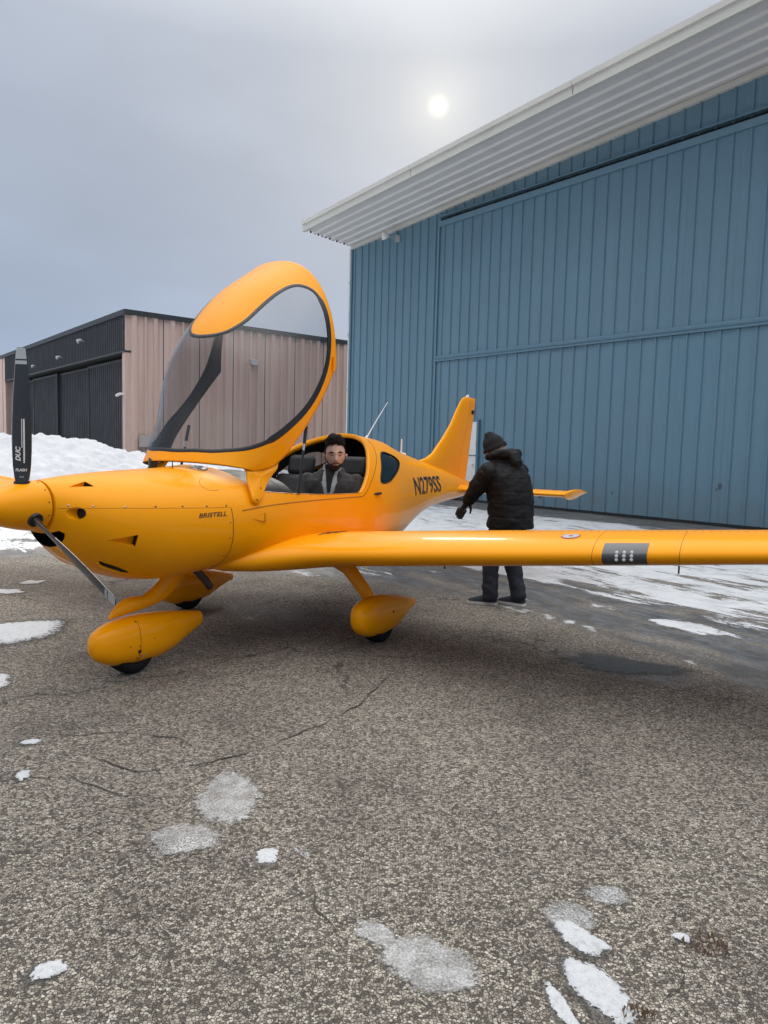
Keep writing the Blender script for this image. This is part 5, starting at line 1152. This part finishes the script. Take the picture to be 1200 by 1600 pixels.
ell(im,rows); remesh('zip_top',MB().add([tuple(T3@Vector(q)) for q in im.v],im.f),.008,M['inner'],pilot,2)
tm=MB(); v=[];f=[]
for i,z in enumerate(np.linspace(.33,.575,14)):
    hwid=np.interp(z,[.33,.45,.575],[.012,.028,.052]); rx=np.interp(z,[.33,.38,.46,.535,.585],[.134,.135,.124,.082,.072])
    for k in range(7): y=-hwid+2*hwid*k/6; v.append(tuple(T3@Vector((rx*math.sqrt(max(.05,1-(y/.13)**2))+.010,y,z))))
    if i:
        for k in range(6): b=i*7+k; f.append((b-7,b-6,b+1,b))
obj('tee',v,f,M['tee'],pilot)
for s in (1,-1):
    mb=MB(); mb.tube([T3@Vector((.150,s*.05,.30)),T3@Vector((.148,s*.10,.302)),T3@Vector((.125,s*.15,.30))],.004,6); mb.build('pocket_edge',M['tee'],pilot)
lm=MB()
for s in (1,-1):
    th0=hip+Vector((.0,s*.10,.02)); kn=hip+Vector((.48,s*.13,.13)); an=hip+Vector((.80,s*.12,-.03)); limb(lm,[th0,th0.lerp(kn,.5),kn],[.105,.092,.072]); limb(lm,[kn,kn.lerp(an,.5),an],[.070,.062,.052])
remesh('trousers',lm,.012,M['jeans'],pilot,3)

# --- standing man by the tail: built in axes u (picture right), d (away from the camera), z; he faces left and away
man_loc=Vector((1.165,6.81,0)); FY=130          # facing direction in the ground plane
def mk_man():
    F=Matrix.Rotation(R(FY),4,'Z')              # +x forward, +y his left
    root=obj('person',[(0,0,0),(0.001,0,0),(0,.001,0)],[(0,1,2)],M['skin']); root.location=man_loc; tag(root,'man in black puffer jacket and beanie bending towards the aircraft tail','person')
    W=lambda x,y,z:F@Vector((x,y,z))
    body=MB()
    # joints (forward, left, up)
    hipz=.82; feet={1:(.115,.125,0),-1:(-.06,-.085,0)}
    for s in (1,-1):
        fx,fy,_=feet[s]; h=W(-.02,s*.09,hipz); k=W(.09 if s==1 else .01,s*.105,.45); a=W(fx-.05,fy,.085)
        limb(body,[h,h.lerp(k,.5),k],[.085,.072,.055]); limb(body,[k,k.lerp(a,.4),a],[.053,.050,.036]); limb(body,[a,W(fx,fy,.05),W(fx+.05,fy*1.03,.045)],[.034,.028,.018])
    tb=MB()
    lean=[(.74,-.02,.10,.155),(.85,-.02,.105,.165),(.98,.0,.10,.150),(1.12,.03,.105,.165),(1.24,.06,.105,.185),(1.31,.075,.09,.175),(1.36,.085,.06,.10),(1.42,.11,.05,.055)]
    ell(tb,[(z,cx,0,rx,ry) for z,cx,rx,ry in lean]); body.add([tuple(F@Vector(q)) for q in tb.v],tb.f)
    headc=W(.165,.015,1.478); TH=Matrix.Translation(headc)@Matrix.Rotation(R(FY+38),4,'Z')@Matrix.Rotation(R(30),4,'Y')
    limb(body,[W(.085,0,1.35),W(.12,.0,1.41),headc+F.to_3x3()@Vector((-.02,0,-.04))],[.055,.05,.05],14)
    shL=W(.06,.205,1.27); elL=W(.168,.232,1.128); wrL=W(.285,.235,.985); shR=W(.06,-.20,1.27); elR=W(.02,-.28,1.02); wrR=W(.16,-.24,.84)
    for a,b,c in ((shL,elL,wrL),(shR,elR,wrR)): limb(body,[a,a.lerp(b,.5),b],[.05,.045,.04]); limb(body,[b,b.lerp(c,.5),c],[.04,.036,.028])
    put_head(body,root,TH,None,None)
    glv=MB()
    for (b,c,s) in ((elL,wrL,1),(elR,wrR,-1)):
        d=(c-b).normalized(); yy=Vector((0,0,1)).cross(d).normalized(); zz_=d.cross(yy); T=Matrix.Translation(c+d*.015)@Matrix((d,yy,zz_)).transposed().to_4x4()@Matrix.Rotation(R(35*s),4,'X')
        hand(body,T,.28,.72,-s); glv=MB(); hand(glv,T,.30,1.18,-s,1.3); limb(glv,[c-d*.04,c+d*.025],[.042,.040],14); remesh('glove',glv,.0055,M['glove'],root,1)
    bt=remesh('tmp',body,.0085,M['skin'],None,2); root.data=bt.data; bpy.data.objects.remove(bt)
    # puffer jacket
    jk=MB(); tb=MB(); rows=[(.735,-.045,0,.180,.205,2.3),(.76,-.045,0,.196,.222,2.3),(.85,-.045,0,.196,.212,2.3),(.98,-.035,0,.198,.212,2.3),(1.10,-.015,0,.200,.222,2.3),(1.20,.015,0,.194,.232,2.2),(1.29,.045,0,.172,.228,2.1),(1.345,.07,0,.125,.160,2.0),(1.395,.092,0,.098,.108,2.0),(1.45,.112,0,.090,.094,2.0)]
    ell(tb,rows,40); jk.add([tuple(F@Vector(q)) for q in tb.v],tb.f)
    for a,b,c in ((shL,elL,wrL),(shR,elR,wrR)): limb(jk,[a,a.lerp(b,.35),a.lerp(b,.7),b],[.098,.092,.088,.082],20); limb(jk,[b,b.lerp(c,.5),c],[.082,.074,.058],20)
    # hood folded behind the neck
    hd_=MB(); limb(jk,[W(.19,.085,1.40),W(.09,.115,1.425),W(-.01,.080,1.435),W(-.04,0,1.435),W(-.01,-.080,1.435),W(.09,-.115,1.425),W(.19,-.085,1.40)],[.034,.048,.058,.062,.058,.048,.034],14,.9)
    limb(jk,[W(-.04,0,1.40),W(-.08,0,1.35),W(-.085,0,1.29)],[.085,.085,.05],14,.8,(1,0,0))
    Fi=F.inverted(); sa=np.array(shL);ea=np.array(elL);wa=np.array(wrL)
    def quilt(co,nr):
        out=np.zeros(len(co)); L=np.array([tuple(Fi@Vector(q)) for q in co])
        for i,(q,w) in enumerate(zip(L,co)):
            arm=abs(q[1])>.225 or (q[0]>.22 and q[2]<1.25)
            if arm:
                ss=shL if q[1]>0 else shR; ww=wrL if q[1]>0 else wrR; t=(Vector(w)-ss).dot((ww-ss).normalized()); ph=t/.105
            else: ph=(q[2]-.735)/.118
            fr_=ph-math.floor(ph); puff=(1-(2*fr_-1)**8)
            out[i]=(.007*puff-.004 if q[2]<1.33 else 0)+.012*noise.noise((w[0]*11,w[1]*11,w[2]*16))+.005*noise.noise((w[0]*30,w[1]*30,w[2]*30))
        return out
    remesh('puffer_jacket',jk,.0085,M['puffer'],root,4,None,quilt)
    # trousers
    tr_=MB(); tb=MB(); ell(tb,[(.70,-.02,0,.125,.170),(.80,-.02,0,.130,.175),(.90,-.01,0,.12,.165)],28); tr_.add([tuple(F@Vector(q)) for q in tb.v],tb.f)
    for s in (1,-1):
        fx,fy,_=feet[s]; h=W(-.02,s*.09,hipz-.02); k=W(.09 if s==1 else .01,s*.105,.45); a=W(fx-.05,fy,.10); limb(tr_,[h,h.lerp(k,.5),k],[.112,.100,.084]); limb(tr_,[k,k.lerp(a,.5),k.lerp(a,.85),a],[.084,.076,.074,.076])
    def crease(co,nr): return np.array([.012*noise.noise((q[0]*9+q[2]*6,q[1]*9,q[2]*(14 if q[2]<.30 else 7)))*(1.0 if q[2]<.30 else .7)+.004*noise.noise(tuple(q*28)) for q in co])
    remesh('trousers',tr_,.010,M['jeans'],root,3,None,crease)
    for s in (1,-1):
        fx,fy,_=feet[s]; T=F@Matrix.Translation((fx,fy,0))@Matrix.Rotation(R(34 if s==1 else 12),4,'Z'); shm=MB(); rg=[]
        for x,w,h in [(-.105,.026,.075),(-.09,.036,.105),(-.05,.042,.118),(0,.043,.100),(.05,.046,.082),(.10,.048,.066),(.145,.042,.052),(.172,.026,.038)]:
            rg.append([tuple(T@Vector((x,w*math.cos(2*math.pi*k/20),.022+(h-.022)*max(0,math.sin(2*math.pi*k/20))**.8 if math.sin(2*math.pi*k/20)>0 else .022))) for k in range(20)])
        sho=shm.rings(rg).build('shoe',M['shoe'],root); rg=[]
        for x,w in [(-.112,.022),(-.10,.036),(-.05,.044),(0,.044),(.05,.048),(.10,.050),(.15,.043),(.180,.024)]: rg.append([tuple(T@Vector((x,w*c,z))) for c,z in ((-1,.003),(-1.02,.028),(1.02,.028),(1,.003))])
        MB().rings(rg).build('sole',M['sole'],sho,True,40)
    # knitted beanie with a soft peak
    lam,phi,P=head_grid(); nl,nf=lam.shape; P=P.reshape(-1,3); N=P/np.linalg.norm(P*np.array([1,1,.8]),axis=1)[:,None]; x,y,z=P.T
    d=z-(-.005+.10*x); off=.013+.006*(d<.035)+.010*sstep(.03,.09,z); Q=P+N*off[:,None]; pk=sstep(.15,.75,np.exp(-((x+.01)/.040)**2-(y/.040)**2)*sstep(.05,.11,z)); Q[:,2]+=.030*pk; Q[:,0]+=.004*pk
    rib=.0025*np.sin(np.repeat(lam[:,:1],nf,1).ravel()*30); Q=Q+N*rib[:,None]
    cap=obj('beanie',[tuple(TH@Vector(q)) for q in Q],grid_faces(nl,nf,d>0),M['beanie'],root); cap.modifiers.new('s','SOLIDIFY').thickness=.006
    sc=MB(); limb(sc,[W(.20,.06,1.395),W(.13,.095,1.40),W(.06,.07,1.42),W(.04,0,1.43),W(.06,-.07,1.42),W(.13,-.095,1.40)],[.03,.034,.036,.036,.036,.03],12); remesh('scarf',sc,.008,M['olive'],root,2)
    return root
mk_man()
